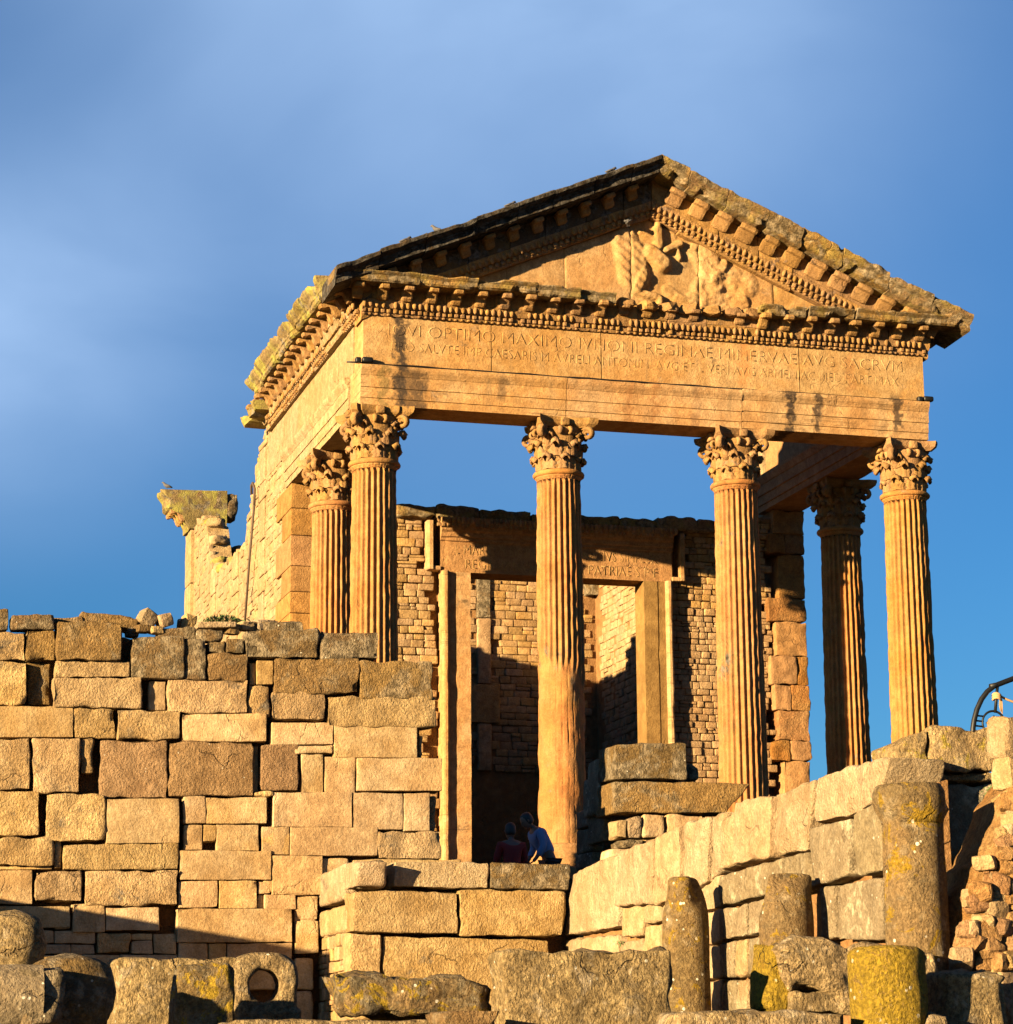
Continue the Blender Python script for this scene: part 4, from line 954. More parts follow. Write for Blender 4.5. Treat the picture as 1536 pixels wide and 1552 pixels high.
# ================================================================== BLOCKS BEHIND THE PARAPET (right of the big column)
bk = empty('block_pier', (2.4, -8, -1), 'stepped pile of grey topped blocks right of the worn column, above the parapet', 'wall')
Z5 = (840, 1100, 3.4325)
for mk, q, d_ in ((m_walld, ((310, 275), (698, 282), (693, 90), (318, 92)), .8), (m_wallh, ((310, 452), (900, 455), (1025, 300), (312, 287)), .8), (m_wall, ((460, 580), (582, 580), (582, 462), (468, 460)), .5),
                  (m_pale, ((325, 585), (380, 585), (385, 485), (325, 492)), .4), (m_cream, ((385, 585), (455, 585), (462, 470), (388, 485)), .4), (m_walld, ((350, 635), (470, 632), (470, 588), (345, 598)), .5), (m_wall, ((588, 560), (780, 560), (780, 462), (590, 460)), .5), (m_wall, ((475, 700), (780, 700), (780, 570), (475, 588)), .5),
                  (m_wall, ((290, 720), (470, 720), (470, 640), (300, 640)), .5)):
    block('stone_block', mk, wq(1, -8.0, srcq(q, *Z5)), (0, 1, 0), d_, bk, r=.03, amp=.03, sub=.07)
for k, (a, b, c_, d_) in enumerate(((258, 160, 312, 335), (235, 250, 312, 455), (258, 345, 312, 600), (195, 420, 262, 520), (198, 522, 262, 650), (195, 652, 262, 740))):
    p0 = (a, d_-3); p1 = (c_, d_-3); yy = -7.2 if k < 3 else -6.4
    block('stone_block', m_grey, wq(1, yy, srcq(((a, d_), (c_, d_), (c_, b), (a, b)), *Z5)), (0, 1, 0), .8, bk, r=.04, amp=.02, sub=.1)
o = block('stone_block', m_walld, wq(1, -7.4, srcq(((702, 285), (760, 287), (760, 215), (702, 190)), *Z5)), (0, 1, 0), .35, bk, r=.05, amp=.03)

# ================================================================== PARAPET WALL (face on the plane x = XP, running towards the viewer)
XP = .04
pw = empty('parapet_wall', (XP, -16, -3.7), 'sunlit parapet wall of large cream and grey blocks rising from the centre to the right', 'wall')
Q3 = (840, 1230, 4.518); Q4 = (1060, 1150, 4.8)
PB = [(Q3, m_cream, ((68, 850), (430, 795), (455, 275), (122, 425)), .0), (Q3, m_cream, ((436, 650), (692, 632), (708, 190), (462, 270)), .05), (Q3, m_pale, ((445, 862), (588, 845), (596, 640), (446, 658)), -.03), (Q3, m_cream, ((594, 775), (745, 745), (745, 640), (600, 640)), -.04),
      (Q3, m_pale, ((698, 645), (884, 600), (886, 95), (722, 178)), .06), (Q3, m_cream, ((890, 600), (1058, 480), (1072, 30), (902, 85)), .02), (Q3, m_cream, ((1066, 478), (1150, 395), (1172, 8), (1085, 45)), .0),
      (Q4, m_cream, ((172, 800), (265, 775), (292, 370), (182, 420)), .02), (Q4, m_pale, ((272, 775), (548, 725), (562, 268), (300, 312)), .07), (Q4, m_cream, ((552, 702), (798, 672), (850, 148), (568, 262)), .02),
      (Q4, m_cream, ((806, 480), (1188, 395), (1212, 20), (862, 138)), .0), (Q4, m_cream, ((1196, 385), (1338, 272), (1418, -10), (1245, 5)), .04),
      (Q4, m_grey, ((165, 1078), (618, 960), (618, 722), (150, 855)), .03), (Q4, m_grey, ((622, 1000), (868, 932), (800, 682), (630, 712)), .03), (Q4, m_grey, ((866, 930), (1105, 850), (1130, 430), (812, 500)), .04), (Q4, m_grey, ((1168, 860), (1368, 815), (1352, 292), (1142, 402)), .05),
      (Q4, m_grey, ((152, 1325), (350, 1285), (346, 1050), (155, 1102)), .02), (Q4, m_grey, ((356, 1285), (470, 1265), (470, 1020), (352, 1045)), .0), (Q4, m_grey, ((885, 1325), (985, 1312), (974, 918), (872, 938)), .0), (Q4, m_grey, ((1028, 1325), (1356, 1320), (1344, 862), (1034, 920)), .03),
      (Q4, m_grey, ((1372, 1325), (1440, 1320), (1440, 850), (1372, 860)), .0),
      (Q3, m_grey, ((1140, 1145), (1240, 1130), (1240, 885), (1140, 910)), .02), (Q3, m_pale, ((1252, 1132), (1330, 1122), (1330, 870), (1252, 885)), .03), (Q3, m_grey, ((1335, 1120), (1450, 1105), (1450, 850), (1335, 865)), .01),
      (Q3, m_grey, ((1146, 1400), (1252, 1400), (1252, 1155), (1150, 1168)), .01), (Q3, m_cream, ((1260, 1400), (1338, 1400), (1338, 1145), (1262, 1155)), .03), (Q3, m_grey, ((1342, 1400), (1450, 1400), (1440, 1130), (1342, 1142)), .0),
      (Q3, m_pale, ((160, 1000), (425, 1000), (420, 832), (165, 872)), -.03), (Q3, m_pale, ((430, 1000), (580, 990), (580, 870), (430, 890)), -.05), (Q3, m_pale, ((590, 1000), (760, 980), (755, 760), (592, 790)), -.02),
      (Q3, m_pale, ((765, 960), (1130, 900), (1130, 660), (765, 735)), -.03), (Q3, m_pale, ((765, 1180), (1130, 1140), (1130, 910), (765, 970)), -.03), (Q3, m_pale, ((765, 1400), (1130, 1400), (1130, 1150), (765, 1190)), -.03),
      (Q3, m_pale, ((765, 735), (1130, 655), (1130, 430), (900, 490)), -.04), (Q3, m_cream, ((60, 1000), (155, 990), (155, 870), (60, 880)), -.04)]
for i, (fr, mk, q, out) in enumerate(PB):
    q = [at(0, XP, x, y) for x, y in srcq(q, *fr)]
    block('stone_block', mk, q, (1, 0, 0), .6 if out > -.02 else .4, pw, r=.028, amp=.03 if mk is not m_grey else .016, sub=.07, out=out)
pts = [(1345, 1180), (1310, 1172), (1230, 1200), (1110, 1245), (1000, 1285), (880, 1325), (866, 1330)]
V = []; 
for s in (XP+.16, XP+.62):
    for px, py in pts:
        p = at(0, XP, px, py); V.append((s, p.y, p.z)); V.append((s, p.y, -3.7))
n = len(pts); F = []
for i in range(n-1):
    a = 2*i; b = 2*n+a; F += [(a, a+1, a+3, a+2), (b, b+2, b+3, b+1), (a, a+2, b+2, b)]
F += [(0, 2*n, 2*n+1, 1), (2*n-2, 2*n-1, 4*n-1, 4*n-2)]
ob('mortar_core', V, F, m_mort, pw, smooth=False)
# cross wall at the near end of the parapet
YC = -20.9
cw = empty('cross_wall', (1.2, YC, -3.7), 'short cross wall at the right edge, capped by a big lichened moulded block', 'wall')
Z6 = (1136, 1000, 2.8125)
for nm, mk, q, d_, o_ in (('stone_block', m_cap, ((624, 486), (748, 484), (752, 298), (614, 362)), .6, .07), ('stone_block', m_cap, ((754, 482), (1070, 476), (1064, 298), (756, 296)), .6, .08), ('stone_block', m_fore, ((640, 520), (1062, 520), (1066, 480), (645, 492)), .5, .0),
                      ('stone_block', m_grey, ((810, 860), (1080, 860), (1085, 528), (805, 528)), .5, -.05), ('stone_block', m_wallr, ((815, 1180), (1085, 1180), (1085, 868), (815, 868)), .4, -.12), ('stone_block', m_wallr, ((815, 1500), (1125, 1500), (1125, 1188), (815, 1188)), .4, -.12)):
    block(nm, mk, wq(1, YC, srcq(q, *Z6)), (0, 1, 0), d_, cw, r=.03, amp=.045, sub=.04, out=o_)
box('wall_core', m_core, (.35, YC+.35, -3.7), (2.6, YC+.8, -.75), cw, r=.01, amp=0)

# ================================================================== RIGHT RUBBLE BANK
def bank():
    root = empty('rubble_wall', (1.7, -22.6, -3.7), 'crumbling orange rubble and mortar wall rising at the right edge of the picture', 'wall')
    yb = -22.6; edge = [(1448, 1560), (1452, 1470), (1456, 1400), (1460, 1365), (1480, 1330), (1487, 1310), (1500, 1300), (1520, 1258), (1530, 1215), (1560, 1180), (1700, 1080)]
    E = [at(1, yb, *p) for p in edge]
    def xe(z):
        for a, b in zip(E[:-1], E[1:]):
            if min(a.z, b.z) <= z <= max(a.z, b.z): return a.x+(b.x-a.x)*(z-a.z)/(b.z-a.z+1e-9)
        return E[0].x if z < E[0].z else E[-1].x
    V = []; F = []; nz, nx = 90, 70; z0 = -3.9; z1 = -.75
    for j in range(nz+1):
        z = z0+(z1-z0)*j/nz; x0 = xe(z)
        for i in range(nx+1):
            u = i/nx; x = x0+u*1.6; p = Vector((x, z, 1.3))
            d = .30*(1-min(1, u*6))**2
            y = yb+d-.13*FR(p*3.5, 1, 2, 6)-.07*noise.noise(p*8)+.0
            V.append((x+.05*noise.noise(p*7), y, z+.03*noise.noise(p*5+Vector((3, 3, 3)))))
    for j in range(nz):
        for i in range(nx): a = j*(nx+1)+i; F.append((a, a+1, a+nx+2, a+nx+1))
    n0 = len(V)
    for j in range(nz+1): V.append((V[j*(nx+1)][0]+.12, yb+1.0, V[j*(nx+1)][2]))
    for j in range(nz): F.append((j*(nx+1), (j+1)*(nx+1), n0+j+1, n0+j))
    T(ob('rubble_fill', V, F, m_mort2, root), kind='stuff')
    rr = random.Random(4)
    for k in range(230):
        z = rr.uniform(-3.6, -.55); x = xe(z)+rr.uniform(-.02, .62)
        s = rr.uniform(.06, .26)
        rock('stone', rr.choice([m_mort2, m_mort2, m_pale, m_wallr]), (x, yb-.02-rr.uniform(0, .06), z), (s*1.2, s, s*.8), rr.uniform(0, 3), root, .25, 200+k, rr.uniform(-.4, .4))
m_mort2 = stone_mat('orange_rubble_mortar', (.54, .34, .17), (.48, .27, .115), rand=.15, bump=1.1, bd=.04, streak=.1, grain=.8, speck=0.50)
bank()
for (px, py, wp, hp, lab, mt, sd_) in ((1526, 1122, 62, 84, 'rough pale rock at the right edge beside the metal arch', m_cream, 31), (1532, 1176, 60, 62, 'rough rock under the pale one at the right edge', m_pale, 32), (1534, 1222, 60, 50, 'small flat rock above the rubble wall at the right edge', m_wallr, 33)):
    top_rock(px, py, wp, hp, lab, mt, y=-22.2, seed=sd_, name='rock', cat='rock', group=None, amp=.25)

# ================================================================== METAL ARCH
def arch():
    Y = -15.5; g = lambda x, y: at(1, Y, 1436+x/14.11, 1010+y/14.11)
    c0 = g(1000, 1220)
    root = empty('metal_arch', c0, 'black iron arch with a circle and diamond ornament against the sky at the right edge', 'railing')
    V, F = tube([g(555, 1700), g(555, 1330), g(580, 1150), g(640, 920), g(740, 700), g(860, 540), g(1000, 430), g(1060, 400)], .032, 10); ob('arch_bar', V, F, m_iron, root)
    V, F = tube([g(920, 430), g(1060, 400), g(1240, 330), g(1411, 265), g(1900, 80), g(2600, -100)], .032, 10); ob('top_rail', V, F, m_iron, root)
    V, F = tube([g(1080, 420), g(1060, 620), g(1030, 990)], .02, 8); ob('post', V, F, m_iron, root)
    R_ = (g(1240, 1220)-g(1000, 1220)).length; cx = g(1000, 1220)
    V, F = tube([cx+Vector((math.cos(t*PI/16)*R_, 0, math.sin(t*PI/16)*R_)) for t in range(32)], .014, 6, closed=True); ob('ring', V, F, m_iron, root)
    V, F = tube([g(1000, 1065), g(1160, 1220), g(1000, 1370), g(845, 1210)], .012, 5, closed=True); ob('diamond', V, F, m_iron, root)
    for yy in (1050, 1160, 1270, 1380):
        V, F = tube([g(600, yy), g(780, yy+20)], .011, 6); ob('cross_bar', V, F, m_iron, root)
    V, F = tube([cx+Vector((0, .0, -R_)), cx+Vector((0, 0, -R_-1.2))], .02, 8); ob('post', V, F, m_iron, root)
    rp = empty('rope', g(1060, 640), 'frayed straw coloured rope tied round the iron arch post', 'rope')
    b = g(1060, 640)
    for k in range(3):
        V, F = tube([b+Vector((math.cos(t*PI/6)*.045, math.sin(t*PI/6)*.045, k*.025-.03+.01*math.sin(t))) for t in range(12)], .016, 6, closed=True); ob('knot', V, F, m_rope, rp)
    V, F = tube([g(1180, 660), g(1260, 700), g(1411, 760), g(1700, 800)], .014, 6); ob('strand', V, F, m_rope, rp)
    V, F = tube([g(1100, 650), g(1180, 660)], .018, 6); ob('strand', V, F, m_rope, rp)
    for k in range(4):
        V, F = tube([g(1130+k*14, 700), g(1120+k*22, 820+k*20), g(1150+k*12, 960+k*20)], .006, 5); ob('strand', V, F, m_rope, rp)
arch()
# footing the arch stands on, hidden behind the cross wall
o = box('terrace_block', m_temple, (3.4, -16.2, -3.7), (7.5, -14.8, -.35), sub=.6); T(o, 'raised terrace behind the cross wall carrying the iron arch', 'terrace', kind=None)

# ================================================================== COLUMN STUBS NEXT TO THE PARAPET
def stub(px, xc, r, ptop_, pbot, label, mat, taper=.0, seed=0, chip=.12, cap=False, name='column_stub'):
    p = at(0, xc, px, (ptop_+pbot)/2); y = p.y; zt = at(1, y, px, ptop_).z; zb = -3.75
    off = Vector((seed*3.7, 1, seed))
    zs = [zb+(zt-zb)*i/36 for i in range(37)]; pr_ = []
    for z in zs:
        t = (z-zb)/(zt-zb); pr_.append((r*(1-taper*t), z))
    pr_ += [(r*(1-taper)*.93, zt+.02), (r*(1-taper)*.7, zt+.035), (.02, zt+.04)]
    def fn(th, rr, z):
        q = Vector((math.cos(th), math.sin(th), z*1.3))
        d = .03*FR(q*1.6+off, 1, 2, 4)+.008*noise.noise(q*8+off)
        edge = max(0, (z-(zt-.45))/.45)
        return max(.01, rr*(1+d)-chip*edge**2*max(0, .45+noise.noise(q*1.1+off)*1.3)*(rr/r))
    V, F = lathe(pr_, 44, fn); V = [(a+xc, b+y, c) for a, b, c in V]
    o = ob(name, V, F, mat)
    return T(o, label, 'column'), y, zt
stub(1040, -.42, .265, 1335, 1520, 'lone lichened column stub in front of the parapet, its right shoulder broken away', m_colst, taper=.06, seed=1, chip=.20)
stub(1192, -.36, .275, 1330, 1440, 'short brownish column stub with yellow lichen tip, second along the parapet', m_colst, taper=.05, seed=2, chip=.24)
o, yy, zt = stub(1388, -.30, .285, 1212, 1470, 'tall standing column stub with flared top and white lichen spots, rightmost along the parapet', m_colst, taper=.06, seed=5, chip=.02)
V, F = lathe([(.27, zt-.22), (.275, zt-.18), (.32, zt-.10), (.34, zt-.04), (.34, zt+.06), (.31, zt+.12), (.1, zt+.13)], 36, lambda th, r, z: r*(1+.07*FR(Vector((math.cos(th)*1.5, math.sin(th)*1.5, z*2)), 1, 2, 4))-.07*max(0, math.cos(th-.3))*(z > zt-.08))
link('column_head', mkmesh('column_head', [(a-.30+0, b+yy, c) for a, b, c in V], F, m_colst), None).name = 'column_head'
hd = bpy.data.objects['column_head']; hd.parent = o; hd.location = -Vector(o.location)

# ================================================================== FOREGROUND STONES
def fore(px0, py0, px1, py1, y, depth, label, mat, r=.035, amp=.035, cat='stone block', name='stone_block', quad=None, rot=0., ground_=True, sub=.05):
    q = quad or ((px0, py1), (px1, py1), (px1, py0), (px0, py0))
    q = wq(1, y, q)
    if ground_:
        q[0].z = min(q[0].z, -3.74); q[1].z = min(q[1].z, -3.74)
    o = block(name, mat, q, (0, 1, 0), depth, None, r=r, amp=amp, sub=sub)
    return T(o, label, cat)
fore(178, 1452, 360, 1552, -21.5, .6, 'wide grey square block at the lower left, behind the yellowish pillar stub', m_fore)
fore(266, 1459, 358, 1552, -22.5, .35, 'yellowish squared pillar stub standing in front of the wide grey block', m_lich, r=.06)
fore(60, 1449, 130, 1470, -20.6, .6, 'pale flat slab lying between the rounded drum and the wide grey block', m_wallh, r=.04, amp=.02)
fore(762, 1437, 1025, 1552, -23.4, .5, 'big coarse pitted block with yellow lichen on its left edge, lower centre', m_fore, r=.05, amp=.055, sub=.035, quad=((778, 1552), (1024, 1552), (1018, 1438), (762, 1440)))
fore(500, 1466, 760, 1540, -22.95, .6, 'fallen lichen covered shaft lying at the bottom centre, left of the pitted block', m_lich, r=.2, amp=.08, cat='fallen column', name='fallen_shaft', quad=((520, 1540), (757, 1548), (757, 1488), (498, 1466)), ground_=False)
mb = empty('moulded_block', (at(1, -23, 1290, 1480).x, -23, -3.7), 'long broken moulded block with a yellow lichened left end, behind the yellow drum', 'stone block')
block('upper_tier', m_fore, wq(1, -23.0, ((1196, 1500), (1428, 1535), (1420, 1440), (1178, 1426))), (0, 1, 0), .5, mb, r=.08, amp=.09, sub=.045)
block('lower_tier', m_fore, wq(1, -23.0, ((1196, 1538), (1300, 1538), (1300, 1500), (1196, 1500))), (0, 1, 0), .5, mb, r=.05, amp=.06, sub=.05, out=.03)
p_ = at(1, -23, 1196, 1480).x
block('lichen_end', m_yel, wq(1, -22.95, ((1160, 1536), (1208, 1538), (1208, 1428), (1166, 1426))), (0, 1, 0), .45, mb, r=.08, amp=.05, sub=.05)
fore(1433, 1474, 1534, 1552, -24.0, .45, 'dark grey square block at the lower right corner', m_fore, r=.08, amp=.06)
fore(1532, 1490, 1580, 1552, -23.6, .4, 'grey block cut off by the right edge of the picture', m_fore, r=.06)
fore(1030, 1532, 1285, 1560, -24.3, .6, 'long low pale slab along the bottom edge, left of the yellow drum', m_fore, r=.05, amp=.03)
fore(1405, 1536, 1445, 1560, -24.3, .4, 'small low slab between the yellow drum and the dark corner block', m_fore, r=.04, amp=.03)
fore(350, 1546, 660, 1570, -23.6, .7, 'long low pale slab along the bottom edge under the holed stone', m_fore, r=.04, amp=.02)
top_rock(700, 1545, 100, 24, 'light grey flat rock under the fallen lichened shaft', m_wallh, y=-23.7, seed=41, name='rock', cat='rock', group=None, rot=0)
# yellow drum
def drum(px, y, rpx, ptp, label, mat, seed, zb=-3.9, name='column_drum', chip=.05):
    c = at(1, y, px, ptp); s = (y-CAM.y)/FPX*1.04; r = rpx*s; zt = c.z; off = Vector((seed*2.1, 0, 3))
    V, F = lathe([(r, zb+(zt-zb)*i/20) for i in range(21)]+[(r*.96, zt+.03), (r*.82, zt+.06), (r*.4, zt+.075), (.01, zt+.07)], 44,
                 lambda th, rr, z: max(.01, rr*(1+.05*FR(Vector((math.cos(th), math.sin(th), z))*1.7+off, 1, 2, 4))-chip*max(0, (z-zt+.3)/.3)*max(0, noise.noise(Vector((math.cos(th), math.sin(th), 0))*1.4+off))))
    return T(ob(name, [(a+c.x, b+y, z) for a, b, z in V], F, mat), label, 'column drum')
drum(1344, -24.0, 60, 1448, 'short drum entirely covered in bright yellow lichen, lower right', m_yel, 3)
# horizontal fallen drum at the lower left, broken end turned to the right
def hdrum(px0, px1, pyc, rpx, y, label, mat_s, mat_e, seed):
    a = at(1, y, px0, pyc); b = at(1, y, px1, pyc); s = (y-CAM.y)/FPX*1.04; r = rpx*s; off = Vector((seed, 2, 1))
    root = empty('fallen_drum', a, label, 'column drum'); n = 22; V = []; F = []; N = 40
    for i in range(n+1):
        u = i/n
        for k in range(N):
            th = 2*PI*k/N; q = Vector((u*2, math.cos(th), math.sin(th)))
            rr = r*(1+.03*FR(q*1.5+off, 1, 2, 3)); x = a.x+(b.x-a.x)*u
            V.append((x, y+rr*math.cos(th), a.z+rr*math.sin(th)))
    for i in range(n):
        for k in range(N): F.append((i*N+k, (i+1)*N+k, (i+1)*N+(k+1) % N, i*N+(k+1) % N))
    F.append(tuple(range(N)))
    ob('shaft', V, F, mat_s, root)
    rock('broken_end', mat_e, (b.x-.02, y, a.z-.02), (r*1.5, r*1.75, r*1.95), .1, root, .22, seed)
hdrum(-60, 62, 1512, 46, -23.0, 'fallen smooth grey drum at the lower left with a dark broken right end', m_grey, m_walld, 7)
top_rock(105, 1508, 128, 108, 'dark rough broken boulder beside the fallen drum, lower left', m_walld, y=-22.6, seed=44, name='boulder', cat='boulder', group=None, amp=.16, rot=.2, rnd_=.75)
top_rock(20, 1432, 86, 92, 'rounded grey rock disc standing up at the left edge', m_fore, y=-21.2, seed=45, name='boulder', cat='boulder', group=None, amp=.10, rot=0., rnd_=.85)
# stone with a round hole
def holed():
    y = -21.6; s = (y-CAM.y)/FPX*1.04; c = at(1, y, 403, 1494); hr = 24*s; n = 48; V = []; F = []; rings = 5; dp = .34
    def outer(th):
        x, z = math.cos(th), math.sin(th)
        if z < 0: k = 1/max(abs(x)/.98, abs(z)/1.05)
        else: k = 1/((abs(x)/1.0)**3.2+(abs(z)/.98)**3.2)**(1/3.2)
        return 49*s*k*(1+.03*noise.noise(Vector((x*2, z*2, 5))))
    for side in (0, 1):
        for j in range(rings+1):
            t = j/rings
            for k in range(n):
                th = 2*PI*k/n; r0 = hr*(1+.04*noise.noise(Vector((math.cos(th)*2, math.sin(th)*2, side)))); r1 = outer(th); rr = r0+(r1-r0)*t
                e = .05*(max(0, t-.7)/.3)**2+.02*(max(0, .2-t)/.2)**2
                p = Vector((math.cos(th)*rr, 0, math.sin(th)*rr)); d = .035*FR(p*5+Vector((side*5, 0, 0)), 1, 2, 4)
                V.append((c.x+p.x, y+(e+d if side == 0 else dp-e-d), c.z+p.z))
    m_ = (rings+1)*n
    for j in range(rings):
        for k in range(n):
            a, b = j*n+k, j*n+(k+1) % n; F.append((a, a+n, b+n, b)); F.append((m_+a, m_+b, m_+b+n, m_+a+n))
    for k in range(n):
        a, b = k, (k+1) % n; F.append((a, b, m_+b, m_+a)); a += rings*n; b += rings*n; F.append((a, m_+a, m_+b, b))
    T(ob('holed_stone', V, F, m_fore), 'round topped grey stone pierced by a large circular hole, lower left', 'stone block')
holed()
o = fore(358, 1528, 458, 1560, -21.6, .34, 'flat base stone under the round topped holed stone', m_fore, r=.03, amp=.02)

# off to the left: the neighbouring terrace wall whose shade crosses the foot of the block wall
nb = empty('terrace_wall', (-13, -14, -3.7), 'ruined terrace wall left of the picture, casting shade over the foot of the block wall', 'wall')
for i in range(2):
    for k in range(3):
        y0 = -13.4+i*2.2
        zt = -3.7+[1.0, 2.05, 3.08][k]+(.0 if k < 2 else .08*noise.noise(Vector((i*1.3, 0, 0))))
        if k == 2 and i > 6: continue
        box('stone_block', m_wallr, (-11.2, y0, -3.7+[0, 1.01, 2.06][k]), (-10.5, y0+2.17, zt), nb, sub=.3, r=.05, amp=.03)

# ================================================================== SMALL THINGS
# thin metal rod leaning on the side wall
rd = empty('metal_rod', at(0, -.55, 371, 945), 'thin rusty metal rod with hooked top leaning against the pale side wall', 'rod')
pp = [at(0, -.46, 371, 948), at(0, -.46, 378, 850), at(0, -.46, 385.5, 765)]
V, F = tube(pp, .026, 8); ob('shaft', V, F, m_rust, rd)
b = pp[-1]
V, F = tube([b, b+Vector((-.0, -.02, .35)), b+Vector((-.02, .1, .5)), b+Vector((-.02, .28, .48)), b+Vector((0, .34, .3))], .028, 8); ob('hook', V, F, m_rust, rd)
# cable with small black spot lamps along the foot of the frieze
cb = empty('floodlight_cable', (5, YF-.1, H+.74), 'thin dark cable running along the ledge between the beam and the inscription', 'cable')
V, F = tube([(XL-.25+i*.28, YF-.06+.01*math.sin(i), H+.745+.006*math.sin(i*1.7)) for i in range(41)], .016, 6); ob('cable', V, F, m_iron, cb)
for (a, lab) in ((XL+.02, 'dark floodlight at the left end of the ledge under the inscription'), (XR-.12, 'dark floodlight at the right end of the ledge under the inscription')):
    fl = empty('floodlight', (a, YF-.07, H+.73), lab, 'floodlight', 'floodlights on the ledge')
    V, F = blockverts(.20, .12, .10, .03, .0, 4, .1, low=True); ob('housing', [v+Vector((a+.1, YF-.07, H+.80)) for v in V], F, m_iron, fl)
    V, F = blockverts(.10, .12, .10, .02, .0, 4, .1, low=True); ob('bracket', [v+Vector((a-.07, YF-.07, H+.785)) for v in V], F, m_iron, fl)
# pigeons
def bird(p, yaw, label, s=1.):
    root = empty('pigeon', p, label, 'bird', 'pigeons on the ruin'); p = Vector(p)
    c, n_ = math.cos(yaw), math.sin(yaw); D = Vector((c, n_, 0)); Z = Vector((0, 0, 1))
    V, F = tube([p+D*-.17*s+Z*.05*s, p+D*-.10*s+Z*.075*s, p+Z*.10*s, p+D*.07*s+Z*.15*s, p+D*.10*s+Z*.20*s, p+D*.13*s+Z*.215*s, p+D*.17*s+Z*.205*s], [.012*s, .035*s, .065*s, .05*s, .03*s, .03*s, .004*s], 10)
    ob('body', V, F, m_feath, root)
    W = Vector((-n_, c, 0))
    for sg in (-1, 1):
        V, F = tube([p+D*.05*s+W*sg*.05*s+Z*.13*s, p+D*-.05*s+W*sg*.062*s+Z*.11*s, p+D*-.17*s+W*sg*.02*s+Z*.065*s], [.012*s, .028*s, .006*s], 6); ob('wing', V, F, m_feath, root)
        V, F = tube([p+W*sg*.02*s+Z*.05*s, p+W*sg*.02*s], .006*s, 4); ob('leg', V, F, m_feath, root)
for (px, lab) in ((776, 'pigeon perched on the middle of the left raking cornice'), (665, 'pigeon on the lower left raking cornice'), (617, 'lowest of the pigeons on the left raking cornice'), (930, 'pigeon on the left raking cornice near the apex')):
    p = at(1, -1.0, px, 300); bird((p.x, -.9, zr(p.x)-.01), .3 if px != 665 else 2.8, lab, .75)
p = at(1, -.50, 952, 340); bird((p.x, -.52, p.z-.05), 1.2, 'pigeon sitting on the carved wing in the pediment', .9)
p = at(0, -1.05, 256, 748); bird((-1.0, 18.7, 10.78), 2.9, 'pigeon on the isolated rear cornice fragment', .8)
# weeds
def weed(pts, y, label, n=200, s=.05, seed=1, spread=1.):
    rr = random.Random(seed); V = []; F = []
    a, b, hgt = pts
    A_ = at(1, y, *a); B_ = at(1, y, *b)
    for i in range(n):
        t = rr.random(); base = A_.lerp(B_, t); h = hgt*rr.random()**.7*(.5+.5*math.sin(t*PI)); c = base+Vector((rr.gauss(0, .04), rr.uniform(-.12, .12), h))
        d = Vector((rr.gauss(0, 1), rr.gauss(0, 1), rr.gauss(.3, .7))).normalized(); e = d.orthogonal().normalized(); L = s*rr.uniform(.6, 1.5)
        k = len(V); V += [c-d*L, c+e*L*.35, c+d*L, c-e*L*.35+Vector((0, 0, .005))]; F.append((k, k+1, k+2, k+3))
    for i in range(int(n*.08)):
        base = A_.lerp(B_, rr.random()); k = len(V); q = base+Vector((rr.gauss(0, .05), rr.uniform(-.1, .1), hgt*.8)); V += [base+Vector((.005, 0, 0)), q, base-Vector((.005, 0, 0))]; F.append((k, k+1, k+2))
    T(ob('weed', V, F, m_leaf), label, 'plant', kind='stuff')
weed(((312, 948), (368, 952), .16), YW+.45, 'low green weeds growing on the wall top left of the leaning rod', 420, .032, 2)
weed(((1503, 1205), (1530, 1215), .12), -21.6, 'small green weed in the joint at the right edge under the capping block', 160, .03, 3)
weed(((936, 1432), (968, 1434), .05), -13.0, 'tiny green weed at the foot of the cream parapet blocks', 60, .03, 4)

# ================================================================== VISITORS
def skin_body(name, nodes, edges, mat, parent, root_i=0, sub=2):
    me = bpy.data.meshes.new(name); me.from_pydata([n[0] for n in nodes], edges, []); o = bpy.data.objects.new(name, me); COL.objects.link(o)
    sk = o.modifiers.new('skin', 'SKIN'); sk.use_smooth_shade = True
    for i, v in enumerate(me.skin_vertices[0].data): v.radius = (nodes[i][1], nodes[i][2] if len(nodes[i]) > 2 else nodes[i][1]); v.use_root = (i == root_i)
    sb = o.modifiers.new('sub', 'SUBSURF'); sb.levels = sub; sb.render_levels = sub
    bpy.context.view_layer.update()
    m2 = bpy.data.meshes.new_from_object(o.evaluated_get(bpy.context.evaluated_depsgraph_get())); bpy.data.objects.remove(o)
    m2.name = name; m2.materials.clear(); m2.materials.append(mat); m2.polygons.foreach_set('use_smooth', [True]*len(m2.polygons))
    return link(name, m2, parent)
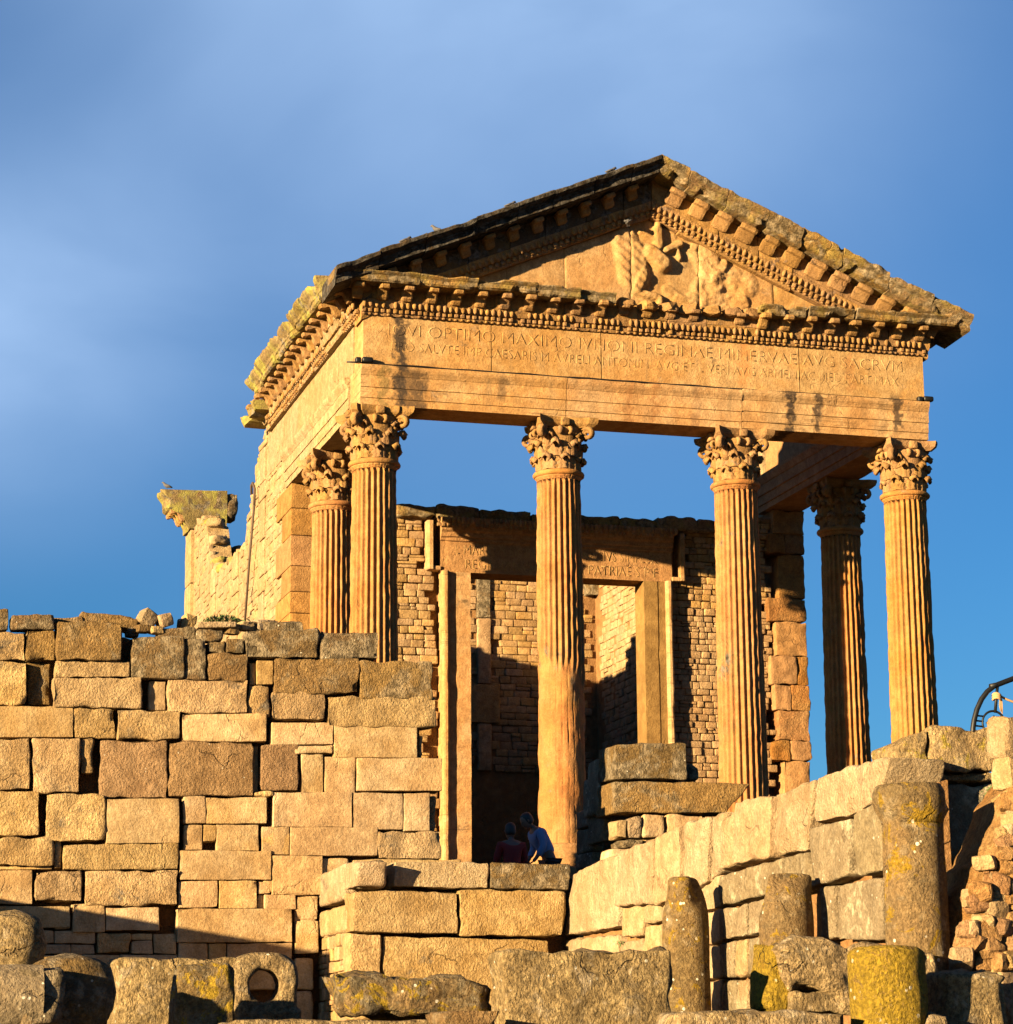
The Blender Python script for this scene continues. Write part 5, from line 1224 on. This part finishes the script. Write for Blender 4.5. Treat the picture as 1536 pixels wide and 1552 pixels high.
def person(x, y, zf, lean, shirt, label, face=PI, kneel=0.):
    """a standing figure bending forward; local +x is where it faces"""
    root = empty('person', (x, y, zf), label, 'person')
    c, s = math.cos(face), math.sin(face)
    def L(a, b, z): return Vector((x+a*c-b*s, y+a*s+b*c, zf+z))
    hip = .90; sl_, cl_ = math.sin(lean), math.cos(lean)
    def tr(d, b=0, f=0): return L(sl_*d+f*cl_, b, hip+cl_*d-f*sl_)
    chest = tr(.30); neck = tr(.52); hc = (sl_*.62+.06, hip+cl_*.62-.03*sl_)
    nodes = [(L(0, 0, hip), .13), (tr(.15), .125), (tr(.33), .15), (tr(.46), .12), (tr(.53), .055), (tr(.60, 0, .02), .055)]
    E_ = [(0, 1), (1, 2), (2, 3), (3, 4), (4, 5)]
    for sg in (-1, 1):
        k = len(nodes); nodes += [(L(-.01, sg*.10, hip-.08), .095), (L(.04, sg*.11, .48), .065), (L(-.04, sg*.11, .09), .045), (L(.10, sg*.12, .04), .04)]; E_ += [(0, k), (k, k+1), (k+1, k+2), (k+2, k+3)]
        k = len(nodes); nodes += [(tr(.45, sg*.19), .06), (tr(.22, sg*.24, .08), .045), (tr(.10, sg*.18, .30), .035), (tr(.08, sg*.17, .37), .03)]; E_ += [(3, k), (k, k+1), (k+1, k+2), (k+2, k+3)]
    skin_body('body', nodes, E_, m_skin, root)
    # shirt over torso and sleeves, trousers over hips and legs
    nd_ = [(L(0, 0, hip-.03), .155), (tr(.15), .15), (tr(.33), .175), (tr(.46), .14)]; e2 = [(0, 1), (1, 2), (2, 3)]
    for sg in (-1, 1):
        k = len(nd_); nd_ += [(tr(.45, sg*.19), .085), (tr(.22, sg*.245, .08), .065), (tr(.12, sg*.20, .26), .055)]; e2 += [(3, k), (k, k+1), (k+1, k+2)]
    skin_body('shirt', nd_, e2, shirt, root)
    nd_ = [(L(0, 0, hip-.06), .15)]; e2 = []
    for sg in (-1, 1):
        k = len(nd_); nd_ += [(L(-.01, sg*.10, hip-.16), .115), (L(.04, sg*.11, .48), .085), (L(-.03, sg*.11, .12), .065)]; e2 += [(0, k), (k, k+1), (k+1, k+2)]
    skin_body('trousers', nd_, e2, m_dark, root)
    # head with face, ears and hair
    hd_c = tr(.70, 0, .05); up_ = (tr(1)-tr(0)).normalized(); fw_ = (tr(0, 0, 1)-tr(0)).normalized(); sd_v = fw_.cross(up_)
    V, F = lathe([(.02, -.125), (.055, -.115), (.068, -.08), (.078, -.03), (.08, .02), (.078, .06), (.06, .095), (.03, .115), (.003, .12)], 20)
    V2 = []
    for a, b_, z in V:
        f = a*1.18
        if f > .05 and abs(b_) < .018 and -.045 < z < .01: f += .022
        V2.append(hd_c+fw_*f+sd_v*b_+up_*z)
    hd_ = ob('head', V2, F, m_skin, root)
    V, F = lathe([(.07, -.075), (.086, -.04), (.092, .02), (.091, .07), (.072, .115), (.038, .136), (.003, .14)], 20)
    ob('hair', [hd_c+fw_*(a*1.1-.028)+sd_v*b_+up_*z for a, b_, z in V], F, m_hair, root)
    for sg in (-1, 1):
        V, F = tube([hd_c+sd_v*sg*.078+up_*-.03, hd_c+sd_v*sg*.092+up_*.0+fw_*-.01, hd_c+sd_v*sg*.08+up_*.025], [.008, .014, .008], 6); ob('ear', V, F, m_skin, root)
        V, F = tube([hd_c+fw_*.088+sd_v*sg*.028+up_*.012, hd_c+fw_*.093+sd_v*sg*.03+up_*.012], [.011, .008], 6); ob('eye', V, F, m_hair, root)
    V, F = tube([hd_c+fw_*.083+sd_v*-.022+up_*-.065, hd_c+fw_*.090+up_*-.067, hd_c+fw_*.083+sd_v*.022+up_*-.065], .006, 5); ob('mouth', V, F, m_red, root)
    for sg in (-1, 1):   # five fingers a hand
        w0 = tr(.08, sg*.17, .37); w1 = tr(.08, sg*.17, .45)
        for k in range(4):
            o_ = sd_v*((k-1.5)*.018); V, F = tube([w0+o_, w1+o_, w1+o_+fw_*.03-up_*(.02+.004*k)], [.011, .009, .007], 6); ob('finger', V, F, m_skin, root)
        V, F = tube([w0+sd_v*-sg*.03, w0+sd_v*-sg*.05+fw_*.04], [.012, .008], 6); ob('thumb', V, F, m_skin, root)
p1 = at(1, -1.35, 826, 1300)
person(p1.x+.08, -1.35, -.78, .55, m_shirt, 'visitor in a pale blue shirt bending forward beside the foot of the worn column', face=PI*1.02)
p2 = at(1, -1.75, 777, 1300)
person(p2.x, -1.75, -1.1, .12, m_red, 'visitor in a red top standing in shade left of the bending visitor', face=PI*.5)
